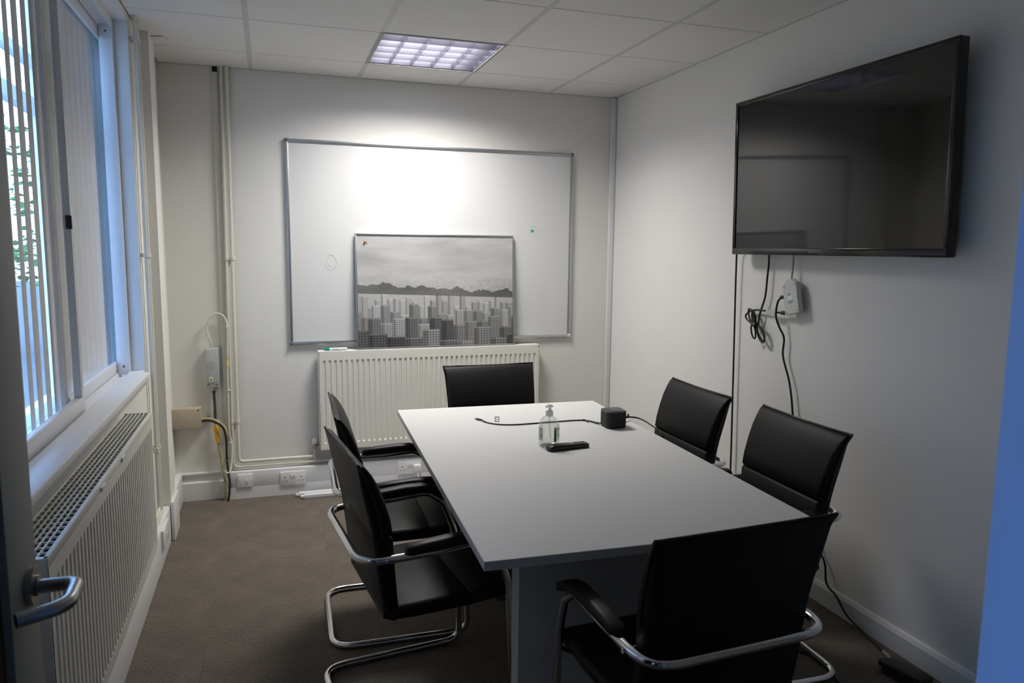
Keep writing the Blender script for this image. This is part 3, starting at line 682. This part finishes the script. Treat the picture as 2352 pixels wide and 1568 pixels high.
build('rocker_switch', MB().rbox((-.4305, -.52, .12), (-.4265, -.508, .142), .002), PLASTIC_SH, bs, smooth=30)

# ------------------------------------------------------------------ boxes and cables on the back wall, left
gbx = thing('network_box', 'slim grey wall box with yellow warning sticker', 'wall box', (-.262, YB, .672))
build('box_body', MB().rbox((-.296, YB - .045, .672), (-.226, YB, .902), .004), GREY_BOX, gbx, smooth=30)
build('raised_cover', MB().rbox((-.293, YB - .049, .700), (-.246, YB - .043, .896), .002), GREY_BOX, gbx, smooth=30)
build('print_panel', MB().box((-.291, YB - .0494, .772), (-.247, YB - .0485, .824)), mat('grey_panel', (.46, .50, .51), .5), gbx)
pr = MB()
for z, w in ((.815, .026), (.806, .034), (.798, .030), (.787, .038)): pr.box((-.288, YB - .0497, z), (-.288 + w, YB - .049, z + .0025))
build('small_print', pr, GREY_BOX_DK, gbx)
build('warning_sticker', MB().box((-.281, YB - .0496, .710), (-.260, YB - .0485, .736)), PLASTIC, gbx)
build('warning_triangle', MB().prism([(-.2795, .714), (-.2615, .714), (-.2705, .733)], 1, YB - .0500, YB - .0490), WARN, gbx)
build('warning_mark', MB().box((-.2718, YB - .0503, .716), (-.2692, YB - .0495, .726)).box((-.2745, YB - .0503, .7195), (-.2665, YB - .0495, .7215)), BLACK, gbx)
for x in (-.288, -.240): build('cover_screw', MB().cyl((x, YB - .0505, .690), (x, YB - .044, .690), .0055, 10), ALU_DK, gbx)
build('cable_gland', MB().cyl((-.262, YB - .022, .652), (-.262, YB - .022, .674), .009, 12, .013), GREY_BOX, gbx, smooth=40)
jb = thing('junction_box', 'beige square junction box low on the back wall', 'wall box', (-.41, YB, .437))
build('box_body', MB().rbox((-.488, YB - .055, .437), (-.332, YB, .560), .004), BEIGE, jb, smooth=30)
build('box_lid', MB().rbox((-.486, YB - .062, .440), (-.336, YB - .054, .557), .003), BEIGE, jb, smooth=30)
for x, z in ((-.344, .549), (-.479, .447)): build('lid_screw', MB().cyl((x, YB - .064, z), (x, YB - .06, z), .004, 8), ALU_DK, jb)
def cable(name, label, pts, r, m, n=8, thing_=None, k=6):
    o = build(name, MB().tube(curve(pts, k), r, n), m, thing_, smooth=60)
    if thing_ is None: tag(o, label, 'cable')
    return o
yc = YB - .042
wc = thing('white_cable', 'white cable looping from the grey box top down along the pipes', 'cable', (-.18, yc, .15))
cable('cable', '', [(-.262, YB - .024, .909), (-.270, yc, .945), (-.284, yc, 1.01), (-.270, yc, 1.072), (-.235, yc, 1.100), (-.200, yc, 1.093), (-.178, yc, 1.060), (-.173, yc - .008, 1.02), (-.176, yc - .010, .90), (-.181, yc - .008, .70), (-.183, yc - .008, .42), (-.172, yc - .008, .33), (-.174, yc - .022, .24), (-.186, YB - .088, .180), (-.205, YB - .090, .172)], .0055, CREAM_GLOSS, thing_=wc)
build('yellow_tape', MB().tube([(-.1765, yc - .008, .862), (-.1795, yc - .008, .782)], .0072, 10), mat('pale_tape', (.80, .62, .30), .5, var=.35, vscale=60), wc, smooth=50)
for z in (1.025, .655, .345): build('cable_tie', MB().cyl((-.174 - (1.025 - z) * .01, yc - .010, z - .0025), (-.174 - (1.025 - z) * .01, yc - .010, z + .0025), .0085, 10), PLASTIC, wc)
bc = thing('earth_cable', 'black and green cable from the grey box down to the carpet', 'cable', (-.215, YB - .068, 0))
cable('cable', '', [(-.262, YB - .022, .656), (-.259, YB - .024, .57), (-.258, YB - .03, .46), (-.246, YB - .040, .34), (-.236, YB - .052, .26), (-.222, YB - .068, .165), (-.214, YB - .070, .09), (-.218, YB - .072, .0)], .0065, EARTH, thing_=bc)
build('upper_sleeve', MB().tube(curve([(-.262, YB - .022, .660), (-.259, YB - .024, .57), (-.258, YB - .03, .47)], 6), .0078, 10), mat('dark_sleeve', (.055, .06, .05), .5, var=.5, vscale=80), bc, smooth=50)
build('yellow_coupler', MB().tube([(-.2575, YB - .032, .448), (-.257, YB - .032, .440), (-.2475, YB - .039, .350), (-.2465, YB - .040, .342)], [.010, .013, .013, .010], 12), YELLOW, bc, smooth=40)
jc = thing('power_cable', 'black and yellow cables arching from the beige box to the floor', 'cable', (-.20, YB - .07, 0))
cable('yellow_cable', '', [(-.334, YB - .030, .487), (-.295, YB - .040, .492), (-.250, YB - .060, .480), (-.208, YB - .060, .440), (-.194, YB - .052, .385)], .0062, YEL_CABLE, thing_=jc)
cable('black_cable', '', [(-.334, YB - .030, .473), (-.295, YB - .040, .478), (-.250, YB - .062, .466), (-.214, YB - .060, .430), (-.202, YB - .052, .36), (-.203, YB - .056, .25), (-.196, YB - .068, .165), (-.190, YB - .074, .11), (-.195, YB - .080, .04), (-.202, YB - .084, .0)], .0058, BLACK_CABLE, thing_=jc)
for a, b in (((-.214, YB - .058, .375), (-.196, YB, .383)), ((-.214, YB - .066, .235), (-.194, YB, .243)), ((-.300, YB - .044, .468), (-.292, YB, .500))): build('saddle_clip', MB().rbox(a, b, .002), NICKEL, jc)
# trunking offcuts on the floor
for k, (y, x0, lab) in enumerate(((.262, .178, 'white trunking length on the carpet, farther of two against the wall'), (.218, .205, 'white trunking length on the carpet, nearer of the pair'))):
    t = thing('trunking_length', lab, 'trunking', (x0 + .5, y, 0))
    build('cover', MB().rbox((x0 + .02, y - .017, .001), (x0 + 1.05, y + .017, .026), .003), PLASTIC, t, smooth=30)
    build('end_stub', MB().rbox((x0, y - .011, .004), (x0 + .024, y + .011, .020), .002), PLASTIC, t, smooth=30)

# ------------------------------------------------------------------ television and its cables
TV_Y0, TV_Y1, TV_Z0, TV_Z1 = -2.318, -1.124, 1.470, 2.172
tvx = XR - .085
tv = bpy.data.objects.new('television', None); C.objects.link(tv); tag(tv, 'large black flat television mounted on the right wall', 'television')
tv.location = (tvx, (TV_Y0 + TV_Y1) / 2, TV_Z0); tv.rotation_euler = (0, math.radians(-1.3), 0)
tw, th = (TV_Y1 - TV_Y0) / 2, TV_Z1 - TV_Z0
build('casing', MB().rbox((.004, -tw, 0), (.040, tw, th), .006, 3).rbox((.036, -tw * .7, .06), (.062, tw * .7, th * .75), .008, 2), BLACK, tv, smooth=40, local=True)
bz = MB()
for a, b in (((-tw, 0), (tw, .030)), ((-tw, th - .018), (tw, th)), ((-tw, .028), (-tw + .020, th - .016)), ((tw - .020, .028), (tw, th - .016))): bz.rbox((-.004, a[0], a[1]), (.008, b[0], b[1]), .003, 2)
build('bezel', bz, BLACK_GLOSS, tv, smooth=40, local=True)
build('screen', MB().box((.0005, -tw + .018, .028), (.006, tw - .018, th - .016)), SCREEN, tv, local=True)
text('logo', 'SAMSUNG', .016, mtx(tv) @ Matrix.Translation((-.0045, .030, .016)) @ Matrix(((0, 0, -1, 0), (-1, 0, 0, 0), (0, 1, 0, 0), (0, 0, 0, 1))), GREY_LOGO, tv)
build('wall_bracket', MB().box((XR - .026, -1.95, 1.62), (XR, -1.45, 2.02)), BLACK, tv)
cx = XR - .022
cable('tv_cable', 'long black cable hanging straight from television corner to floor', [(XR - .028, -1.15, 1.54), (XR - .028, -1.085, 1.49), (XR - .026, -1.074, 1.40), (cx, -1.085, .90), (cx, -1.100, .42), (XR - .024, -1.105, .09), (XR - .03, -1.11, .006)], .0045, BLACK_CABLE)
hk = thing('bundled_cable', 'black cable tied in a hanging loop bundle under the television', 'cable', (cx, -1.25, 1.08))
cable('cable', '', [(XR - .028, -1.320, 1.52), (cx, -1.318, 1.44), (cx, -1.312, 1.36), (cx, -1.305, 1.28), (cx, -1.278, 1.21), (cx, -1.268, 1.18), (cx, -1.262, 1.15), (cx - .004, -1.25, 1.135)], .0045, BLACK_CABLE, thing_=hk)
cable('cable', '', [(cx - .008, -1.452, 1.213), (cx - .008, -1.37, 1.212), (cx - .004, -1.29, 1.212), (cx, -1.22, 1.207), (cx, -1.172, 1.186), (cx, -1.166, 1.168), (cx, -1.19, 1.152), (cx - .006, -1.24, 1.138)], .0045, BLACK_CABLE, thing_=hk)
for k, (dy, dz, w, l) in enumerate(((-.012, 0, .014, .105), (-.03, -.004, .018, .10), (.010, .0, .012, .085))):
    a = math.radians(-32 + 9 * k); loop = []
    for i in range(20):
        t_ = 2 * PI * i / 20; u, v = w * 1.3 * math.sin(t_), -l / 2 + l / 2 * math.cos(t_)
        loop.append((cx - .004 - .005 * k, -1.248 + dy + u * math.cos(a) + v * math.sin(-a), 1.142 + dz + v * math.cos(a) * .8 + u * math.sin(a) * .4))
    build('cable_loop', MB().tube(loop, .0042, 7, True), BLACK_CABLE, hk, smooth=60)
for k, (w, l) in enumerate(((.012, .07), (.016, .085))):
    loop = []
    for i in range(18):
        t_ = 2 * PI * i / 18; u, v = w * math.sin(t_), l / 2 + l / 2 * math.cos(t_); a = math.radians(18 + 14 * k)
        loop.append((cx - .006 - .004 * k, -1.246 + u * math.cos(a) + v * math.sin(a), 1.140 + v * math.cos(a) - u * math.sin(a)))
    build('cable_loop', MB().tube(loop, .0042, 7, True), BLACK_CABLE, hk, smooth=60)
build('cable_tie', MB().cyl((cx - .006, -1.262, 1.139), (cx - .006, -1.234, 1.145), .015, 8), BLACK, hk)
build('plug', MB().cyl((cx - .008, -1.440, 1.213), (cx - .008, -1.466, 1.215), .009, 10), BLACK, hk, smooth=40)
build('cable_label', MB().box((cx - .016, -1.405, 1.196), (cx - .0135, -1.335, 1.222)), mat('paper_tag', (.58, .58, .58), .6), hk)['label'] = 'white paper tag'
pa = thing('power_strip', 'white extension block hanging on its cord under the television', 'extension block', (cx - .01, -1.51, 1.2))
tl_ = math.radians(-13); Mp = Matrix.Translation((cx - .008, -1.489, 1.365)) @ Matrix.Rotation(tl_, 4, 'X')
bp_ = MB().prism([(-.018, 0), (.018, 0), (.046, -.022), (.048, -.150), (.044, -.154), (-.044, -.154), (-.048, -.150), (-.046, -.022)], 0, -.014, .010).xf(Mp)
bmesh.ops.bevel(bp_.bm, geom=list(bp_.bm.edges), offset=.003, segments=2, affect='EDGES')
build('block_body', bp_, mat('strip_plastic', (.62, .63, .61), .4), pa, smooth=40)
build('maker_label', MB().box((-.0146, -.016, -.108), (-.0135, .018, -.058)).xf(Mp), PLASTIC, pa)
build('label_print', MB().box((-.0150, -.006, -.072), (-.0142, .016, -.060)).box((-.0150, -.014, -.106), (-.0142, .016, -.092)).xf(Mp), STRIP_LABEL, pa)
for u, v in ((-.034, -.028), (.034, -.028), (-.036, -.142), (.036, -.142)): build('screw_hole', MB().cyl((-.0148, u, v), (-.012, u, v), .0035, 8).xf(Mp), ALU_DK, pa)
cable('cord', '', [(XR - .028, -1.489, 1.52), (cx - .004, -1.490, 1.44), (cx - .008, -1.489, 1.36)], .0042, mat('grey_cord', (.45, .45, .44), .5), thing_=pa)
dc = thing('power_cable', 'black cable dropping from the extension block behind the chairs', 'cable', (cx, -1.5, 0))
cable('cable', '', [(cx - .020, -1.448, 1.282), (cx - .022, -1.425, 1.262), (cx - .022, -1.416, 1.20), (cx - .012, -1.430, 1.15), (cx, -1.452, 1.10), (cx, -1.452, 1.02), (cx, -1.500, .92), (cx, -1.525, .84), (cx, -1.545, .74), (cx, -1.60, .50), (cx, -1.73, .26), (cx, -1.789, .19), (cx - .004, -1.812, .11), (XR - .034, -1.88, .085), (XR - .038, -1.950, .035), (XR - .045, -2.05, .016), (XR - .07, -2.17, .010)], .0045, BLACK_CABLE, thing_=dc)
build('plug', MB().cyl((cx - .020, -1.440, 1.283), (cx - .016, -1.452, 1.284), .008, 10), BLACK, dc, smooth=40)
build('metal_end', MB().cyl((XR - .07, -2.17, .010), (XR - .085, -2.22, .012), .007, 8), NICKEL, dc, smooth=40)
ad = thing('power_adaptor', 'black adaptor lying on carpet by the right skirting board', 'adaptor', (XR - .13, -2.31, 0))
build('adaptor_body', MB().rbox((-.036, -.075, 0), (.036, .075, .045), .008, 3).rbox((-.02, .07, .01), (.02, .10, .034), .006, 2).xf(Matrix.Translation((XR - .125, -2.33, 0)) @ Matrix.Rotation(math.radians(10), 4, 'Z')), BLACK, ad, smooth=40)
cable('floor_cable', 'thin black cable curving over carpet behind the near chair', [(1.72, -1.95, .006), (1.86, -2.02, .006), (1.935, -2.11, .006), (1.935, -2.19, .006), (1.90, -2.30, .006), (1.93, -2.42, .006), (2.05, -2.46, .006)], .004, BLACK_CABLE)

# ------------------------------------------------------------------ table
TZ = 0.72; TA = math.radians(-2.45)
tb = thing('meeting_table', 'white rectangular meeting table in the middle of the room', 'table', (1.085, -1.665, 0), TA)
TL, TW = 1.775, 0.995
build('tabletop', MB().rbox((-TW / 2, -TL / 2, TZ - .025), (TW / 2, TL / 2, TZ), .0015, 1), TABLE, tb, local=True)
for sy in (-1, 1):
    ya, yb_ = (-.670, -.600) if sy < 0 else (.598, .638)
    build('end_panel', MB().rbox((-.344, ya, 0), (.344, yb_, TZ - .0255), .001, 1), TABLE, tb, local=True)
build('beam', MB().rbox((-.03, -.60, TZ - .11), (.03, .598, TZ - .0255), .001, 1), TABLE, tb, local=True)

# ------------------------------------------------------------------ chairs (facing +y locally)
def make_chair(label, loc, rz):
    t = thing('cantilever_chair', label, 'chair', loc, rz, 'black leather cantilever chairs')
    r = .0125; ax = .250; fx = .245
    half = [(-ax, -.199, .592), (-ax, .03, .593), (-ax, .160, .603), (-ax, .225, .556), (-fx, .268, .44), (-fx, .288, r), (-fx, -.224, r)]
    rad = [.085, 0, .05, .08, .2, .055, .085]
    pts = half + [(-p[0], p[1], p[2]) for p in reversed(half)]; rads = rad + list(reversed(rad))
    build('tube_frame', MB().tube(fillet(pts, rads, 7, True), r, 12, True), CHROME, t, smooth=60, local=True)
    for s in (-1, 1): build('foot_glide', MB().box((s * fx - .008, .20, .0), (s * fx + .008, .235, .004)), BLACK, t, local=True)
    for s in (-1, 1):
        prof = [(-.064, .608, .013, .009), (-.054, .612, .021, .015), (.0, .617, .023, .016), (.08, .622, .024, .017), (.14, .622, .024, .016), (.190, .611, .025, .014), (.228, .592, .023, .012), (.246, .578, .015, .007)]
        rings = []
        for i, (y, z, w, h) in enumerate(prof):
            a = prof[max(0, i - 1)]; b = prof[min(len(prof) - 1, i + 1)]; tv_ = Vector((0, b[0] - a[0], b[1] - a[1])).normalized(); nv = Vector((0, -tv_.z, tv_.y))
            rings.append([Vector((s * ax, y, z)) + Vector((1, 0, 0)) * u + nv * v for u, v in rrect(w, h, min(w, h) * .75, 3)])
        build('arm_pad', MB().ring_loft(rings), PAD, t, smooth=50, local=True)
        b_ = MB().cyl((s * .215, -.112, .592), (s * (ax + .0165), -.112, .592), .0065, 10)
        build('bolt', b_, CHROME, t, smooth=40, local=True)
    build('support_bar', MB().tube([(-fx, .268, .395), (-fx + .03, .245, .388), (fx - .03, .245, .388), (fx, .268, .395)], .007, 8), BLACK, t, smooth=40, local=True)
    # back: rings up the height (z, y front, y rear, half width, cushion bulge)
    def ring(z, yf, yr, w, bul, rear=.004):
        d = (yf - yr) / 2; c = (yf + yr) / 2; out = []
        for u, v in rrect(w, d, d * .55, 4) + []:
            q = 1 - (u / w) ** 4
            out.append((u, c + v + (bul * q if v > 0 else -rear * (1 - (u / w) ** 2)), z))
        return out
    low = [(.385, -.085, -.098, .215, 0), (.395, -.078, -.110, .220, .002, .008), (.43, -.080, -.122, .224, .004, .018), (.50, -.086, -.134, .226, .006, .024), (.57, -.091, -.142, .227, .007, .024), (.64, -.095, -.151, .229, .006, .018), (.648, -.103, -.152, .229, .002, .018)]
    up = [(.650, -.103, -.152, .229, .002, .018), (.658, -.096, -.154, .230, .007, .017), (.70, -.104, -.163, .232, .011, .012), (.76, -.122, -.178, .235, .012, .007), (.81, -.141, -.189, .237, .010), (.845, -.160, -.195, .239, .006), (.866, -.176, -.200, .2425, .002, .001), (.874, -.185, -.202, .2435, 0, 0)]
    build('lower_back', MB().ring_loft([ring(*q) for q in low]), LEATHER, t, smooth=60, local=True)
    build('backrest', MB().ring_loft([ring(*q) for q in up]), LEATHER, t, smooth=60, local=True)
    ear = [(.655, -.128, .2315), (.72, -.140, .2345), (.79, -.161, .2375), (.84, -.179, .2405), (.866, -.193, .2440), (.878, -.199, .2455)]
    path = [(-w, y, z) for z, y, w in ear]; path += [(-.236, -.199, .8775), (-.12, -.196, .8755), (0, -.195, .8745), (.12, -.196, .8755), (.236, -.199, .8775)] + [(w, y, z) for z, y, w in reversed(ear)]
    build('piping', MB().tube(curve(path, 3), .0042, 6), PIPING, t, smooth=60, local=True)
    # seat: rings along y (y, z bottom, z top, half width, cushion bulge)
    def sring(y, zb, zt, w, bul):
        d = (zt - zb) / 2; c = (zt + zb) / 2; out = []
        for u, v in rrect(w, d, d * .85, 4): out.append((u, y, c + v + (bul * (1 - (u / w) ** 2) if v > 0 else 0)))
        return out
    sa = [(-.125, .398, .420, .218, 0), (-.105, .388, .430, .226, .006), (-.03, .386, .432, .232, .012), (.05, .388, .434, .234, .014), (.135, .390, .434, .235, .012), (.144, .391, .430, .235, .007)]
    sf = [(.146, .391, .430, .235, .007), (.156, .391, .435, .235, .011), (.23, .396, .438, .234, .009), (.285, .400, .432, .232, .005), (.308, .405, .424, .228, .001), (.315, .411, .418, .222, 0)]
    build('seat', MB().ring_loft([sring(*q) for q in sa]), LEATHER, t, smooth=60, local=True)
    build('seat_front', MB().ring_loft([sring(*q) for q in sf]), LEATHER, t, smooth=60, local=True)
    return t
def R(d): return math.radians(d)
ch = make_chair('black leather cantilever chair on left side of table, nearest the camera', (0.458, -1.896, 0), R(-83.4))
dup(ch, (0.481, -1.314, 0), R(-91.6), 'black leather chair on left side of table, farther one by the radiator')
dup(ch, (1.157, -0.687, 0), R(180.5), 'black leather chair at the far end of the table, back to the radiator')
dup(ch, (1.695, -1.356, 0), R(89.5), 'black leather chair on right side of table, farther one near the corner')
dup(ch, (1.717, -2.004, 0), R(88.1), 'black leather chair on right side of table, nearer one under the television')
dup(ch, (1.057, -2.670, 0), R(3.1), 'black leather chair at near end of table seen from behind')

# ------------------------------------------------------------------ things on the table
bo = thing('hand_sanitiser', 'clear pump bottle of hand gel standing on the table', 'bottle', (1.092, -1.555, TZ))
BX, BY = 1.092, -1.555
body = [(.036, 0), (.0405, .004), (.041, .012), (.0395, .018), (.0405, .024), (.0405, .075), (.039, .088), (.034, .102), (.025, .113), (.016, .119), (.0135, .121)]
build('bottle_body', MB().lathe(body, (BX, BY, TZ), 32), CLEAR, bo, smooth=50)
liq = [(.034, .003), (.0385, .008), (.0385, .074), (.0375, .086), (.036, .091)]
build('gel', MB().lathe(liq, (BX, BY, TZ), 32), LIQUID, bo, smooth=50)
build('screw_collar', MB().lathe([(.0135, 0), (.0145, .002), (.0145, .020), (.012, .022), (.010, .0225)], (BX, BY, TZ + .119), 20), MILKY, bo, smooth=40)
pump = MB().lathe([(.006, 0), (.006, .012), (.0085, .013)], (BX + .002, BY, TZ + .1405), 14)
pump.ring_loft([[(BX + x, BY + u, TZ + z + v) for u, v in rrect(w, h, min(w, h) * .8, 3)] for x, z, w, h in ((-.016, .1540, .003, .0025), (-.013, .1560, .006, .003), (-.004, .1600, .009, .004), (.006, .1605, .0095, .004), (.012, .1575, .008, .0035), (.0145, .1550, .005, .002))])
build('pump_head', pump, MILKY, bo, smooth=50)
build('dip_tube', MB().tube([(BX, BY, TZ + .12), (BX + .001, BY, TZ + .08), (BX + .006, BY, TZ + .03)], .0035, 8), thin_clear('clear_tube', (.86, .86, .85), .3, .4), bo, smooth=50)
def patch(a0, a1, z0, z1, rr, m, name):
    mb = MB(); n_ = max(2, int(abs(a1 - a0) / .08)); g = [[mb.bm.verts.new((BX + rr * math.cos(a0 + (a1 - a0) * i / n_), BY + rr * math.sin(a0 + (a1 - a0) * i / n_), TZ + z)) for z in (z0, z1)] for i in range(n_ + 1)]
    for i in range(n_): mb.bm.faces.new((g[i][0], g[i + 1][0], g[i + 1][1], g[i][1]))
    return build(name, mb, m, bo, smooth=50)
LABEL = milky('paper_label', (.86, .87, .87)); LPRINT = mat('label_print_grey', (.30, .31, .31), .6)
A0 = math.radians(-111)                       # towards the camera
aL0, aL1, aR0, aR1 = A0 - 1.45, A0 - .62, A0 + .50, A0 + 1.75
patch(aL0, aL1, .028, .078, .0408, LABEL, 'back_label')
for z in (.073, .068, .063, .058): patch(aL1 - .5, aL1 - .08, z, z + .0018, .0410, LPRINT, 'label_text')
for k in range(7): patch(aL1 - .36 + k * .045, aL1 - .36 + k * .045 + (.018 if k % 2 else .03), .040, .053, .0410, BLACK, 'barcode_bar')
patch(aL1 - .36, aL1 - .06, .034, .036, .0410, LPRINT, 'label_text')
patch(aR0, aR1, .028, .078, .0408, LABEL, 'front_label')
patch(aR0, aR0 + .27, .024, .080, .0410, DKGREEN, 'green_band')
patch(aR0 + .10, aR0 + .17, .068, .077, .0412, WHITE_PRINT, 'white_cross'); patch(aR0 + .05, aR0 + .22, .071, .074, .0412, WHITE_PRINT, 'white_cross')
for z in (.074, .070, .048, .043): patch(aR0 + .36, aR0 + .8, z, z + .0022, .0410, LPRINT, 'label_text')

RA = math.radians(6.5)
rm = thing('remote_control', 'black television remote lying on the table by the bottle', 'remote control', (1.146, -1.618, TZ), RA)
RL = .088
rings = []
for x, w, zt in ((-RL, .012, .010), (-RL + .004, .020, .016), (-RL + .02, .0225, .021), (0, .0215, .019), (RL - .012, .0205, .017), (RL - .003, .018, .015), (RL, .012, .010)):
    rings.append([(x, u, zt / 2 + v + .001) for u, v in rrect(w, zt / 2, min(w, zt / 2) * .6, 3)])
build('remote_body', MB().ring_loft(rings), BLACK, rm, smooth=50, local=True)
btn = None
for i in range(9):
    for j in range(3):
        x = -.045 + i * .0135; y = -.012 + j * .012
        if i in (4, 5) and j == 1: continue
        z = .0205 - .0028 * (x + .05) / .13
        if btn is None: btn = build('button', MB().rbox((-.0042, -.0032, 0), (.0042, .0032, .0016), .0008, 1), BUTTON, rm, local=True); o = btn
        else: o = part_copy(btn, rm, (0, 0, 0))
        o.location = (x, y, z - .0004)
build('direction_pad', MB().lathe([(.010, 0), (.010, .0016), (.0065, .0020)], (.0155, 0, .0188), 16), mat('pad_grey', (.22, .22, .22), .35), rm, local=True)
build('power_button', MB().lathe([(.004, 0), (.004, .002)], (.074, .012, .0172), 10), RED, rm, local=True)
text('logo', 'SAMSUNG', .006, mtx(rm) @ Matrix.Translation((-.070, 0, .0221)) @ Matrix.Rotation(-PI / 2, 4, 'Z'), GREY_LOGO, rm)

DKX, DKY = 1.476, -1.335
dk = thing('docking_station', 'black rounded cube docking station on the table', 'docking station', (DKX, DKY, TZ), math.radians(-2))
hw = .0465
build('dock_body', MB().ring_loft([[(u, v, z) for u, v in rrect(w, w, .020, 5)] for z, w in ((.001, hw - .004), (.004, hw - .001), (.010, hw), (.058, hw), (.066, hw - .0005), (.0665, hw - .002))]), DOCK, dk, smooth=50, local=True)
build('dock_lid', MB().ring_loft([[(u, v, z) for u, v in rrect(w, w, .020, 5)] for z, w in ((.0672, hw - .001), (.069, hw), (.0735, hw), (.0755, hw - .003))]), DOCK_TOP, dk, smooth=50, local=True)
text('logo', 'hp', .026, mtx(dk) @ Matrix.Translation((0, 0, .0757)), GREY_LOGO, dk)
for k in (-1, 0, 1): build('port', MB().box((k * .014 - .004, -hw - .0005, .013), (k * .014 + .004, -hw + .002, .016)), BLACK_GLOSS, dk, local=True)
uc = thing('usb_cable', 'thin black cable with metal plug lying across the table', 'cable', (1.18, -1.19, TZ))
zc = TZ + .0032
cable('cable', '', [(.948, -1.082, zc + .004), (.962, -1.128, zc), (.995, -1.172, zc), (1.05, -1.198, zc), (1.12, -1.202, zc), (1.20, -1.198, zc), (1.29, -1.196, zc), (1.36, -1.196, zc), (1.405, -1.212, zc), (1.42, -1.262, zc + .002), (1.432, -1.30, zc + .006)], .0030, BLACK_CABLE, thing_=uc)
build('usb_plug', MB().rbox((-.006, -.017, 0), (.006, .010, .007), .0015).xf(Matrix.Translation((.941, -1.062, TZ + .0005)) @ Matrix.Rotation(math.radians(22), 4, 'Z')), BLACK, uc, smooth=30)
build('plug_tip', MB().rbox((-.005, .010, .001), (.005, .022, .006), .001).xf(Matrix.Translation((.941, -1.062, TZ + .0005)) @ Matrix.Rotation(math.radians(22), 4, 'Z')), NICKEL, uc)
build('velcro_tie', MB().tube(curve([(1.392, -1.205, zc + .005), (1.40, -1.225, zc + .003), (1.395, -1.245, zc)], 4), .003, 6), BLACK, uc)
cable('cable_slack', '', [(1.402, -1.214, zc), (1.42, -1.235, zc), (1.431, -1.283, zc + .001)], .0028, BLACK_CABLE, thing_=uc)
pc = thing('power_cable', 'black cable leaving the docking station over the right table edge', 'cable', (1.60, -1.27, TZ))
build('plug', MB().tube([(DKX + .040, DKY + .05, TZ + .022), (DKX + .085, DKY + .072, TZ + .019), (DKX + .12, DKY + .085, TZ + .016)], [.007, .006, .0045], 10), BLACK, pc, smooth=50)
build('cable_tie', MB().box((DKX + .112, DKY + .082, TZ + .013), (DKX + .118, DKY + .088, TZ + .030)), BLACK, pc)
cable('cable', '', [(DKX + .12, DKY + .085, TZ + .016), (1.632, -1.262, TZ + .012), (1.648, -1.300, TZ + .006), (1.640, -1.38, TZ + .004), (1.632, -1.44, TZ + .003), (1.632, -1.49, TZ - .012), (1.628, -1.51, TZ - .10), (1.625, -1.52, TZ - .22)], .0034, BLACK_CABLE, thing_=pc)
tg = thing('clear_clip', 'tiny clear plastic clip standing by the thin cable on the table', 'clip', (1.012, -1.118, TZ))
tgm = MB()
for a, b in (((-.010, 0), (.010, .003)), ((-.010, .021), (.010, .024)), ((-.010, 0), (-.007, .024)), ((.007, 0), (.010, .024)), ((-.010, .011), (.010, .013))): tgm.box((a[0], -.0008, a[1]), (b[0], .0008, b[1]))
Mt = Matrix.Translation((1.012, -1.118, TZ)) @ Matrix.Rotation(math.radians(-15), 4, 'Z') @ Matrix.Rotation(math.radians(-25), 4, 'X')
build('clip_frame', tgm.xf(Mt), mat('clip_plastic', (.42, .43, .43), .3), tg)
build('clip_film', MB().box((-.009, -.0003, .002), (.009, .0003, .022)).xf(Mt), CLEAR, tg)

# ------------------------------------------------------------------ open door at the left
door = MB(); dxf, dxb = -0.25, -0.294; dy0, dy1 = YF + .01, -3.068
door.rbox((dxb, dy1 - .11, .005), (dxf, dy1, 2.03), .002).rbox((dxb, dy0, .005), (dxf, dy0 + .11, 2.03), .002).rbox((dxb, dy0 + .10, 1.86), (dxf, dy1 - .10, 2.03), .002).rbox((dxb, dy0 + .10, .005), (dxf, dy1 - .10, .2), .002)
d1 = struct('door_1', door, DOOR_PAINT, smooth=30)
build('door_panel', MB().box((dxb + .012, dy0 + .10, .19), (dxf - .010, dy1 - .10, 1.87)), DOOR_WOOD, d1)
hd_y, hd_z = -3.106, 1.028
hx = dxf
hnd = build('door_handle', MB().tube(fillet([(hx + .004, hd_y, hd_z), (hx + .058, hd_y, hd_z), (hx + .062, hd_y - .070, hd_z), (hx + .012, hd_y - .098, hd_z)], [0, .016, .034, 0], 8), .0095, 14), STEEL, d1, smooth=60)
build('rose', MB().cyl((hx, hd_y, hd_z + .002), (hx + .009, hd_y, hd_z + .002), .026, 28).cyl((hx + .009, hd_y, hd_z + .002), (hx + .013, hd_y, hd_z + .002), .014, 20), STEEL, hnd, smooth=40)
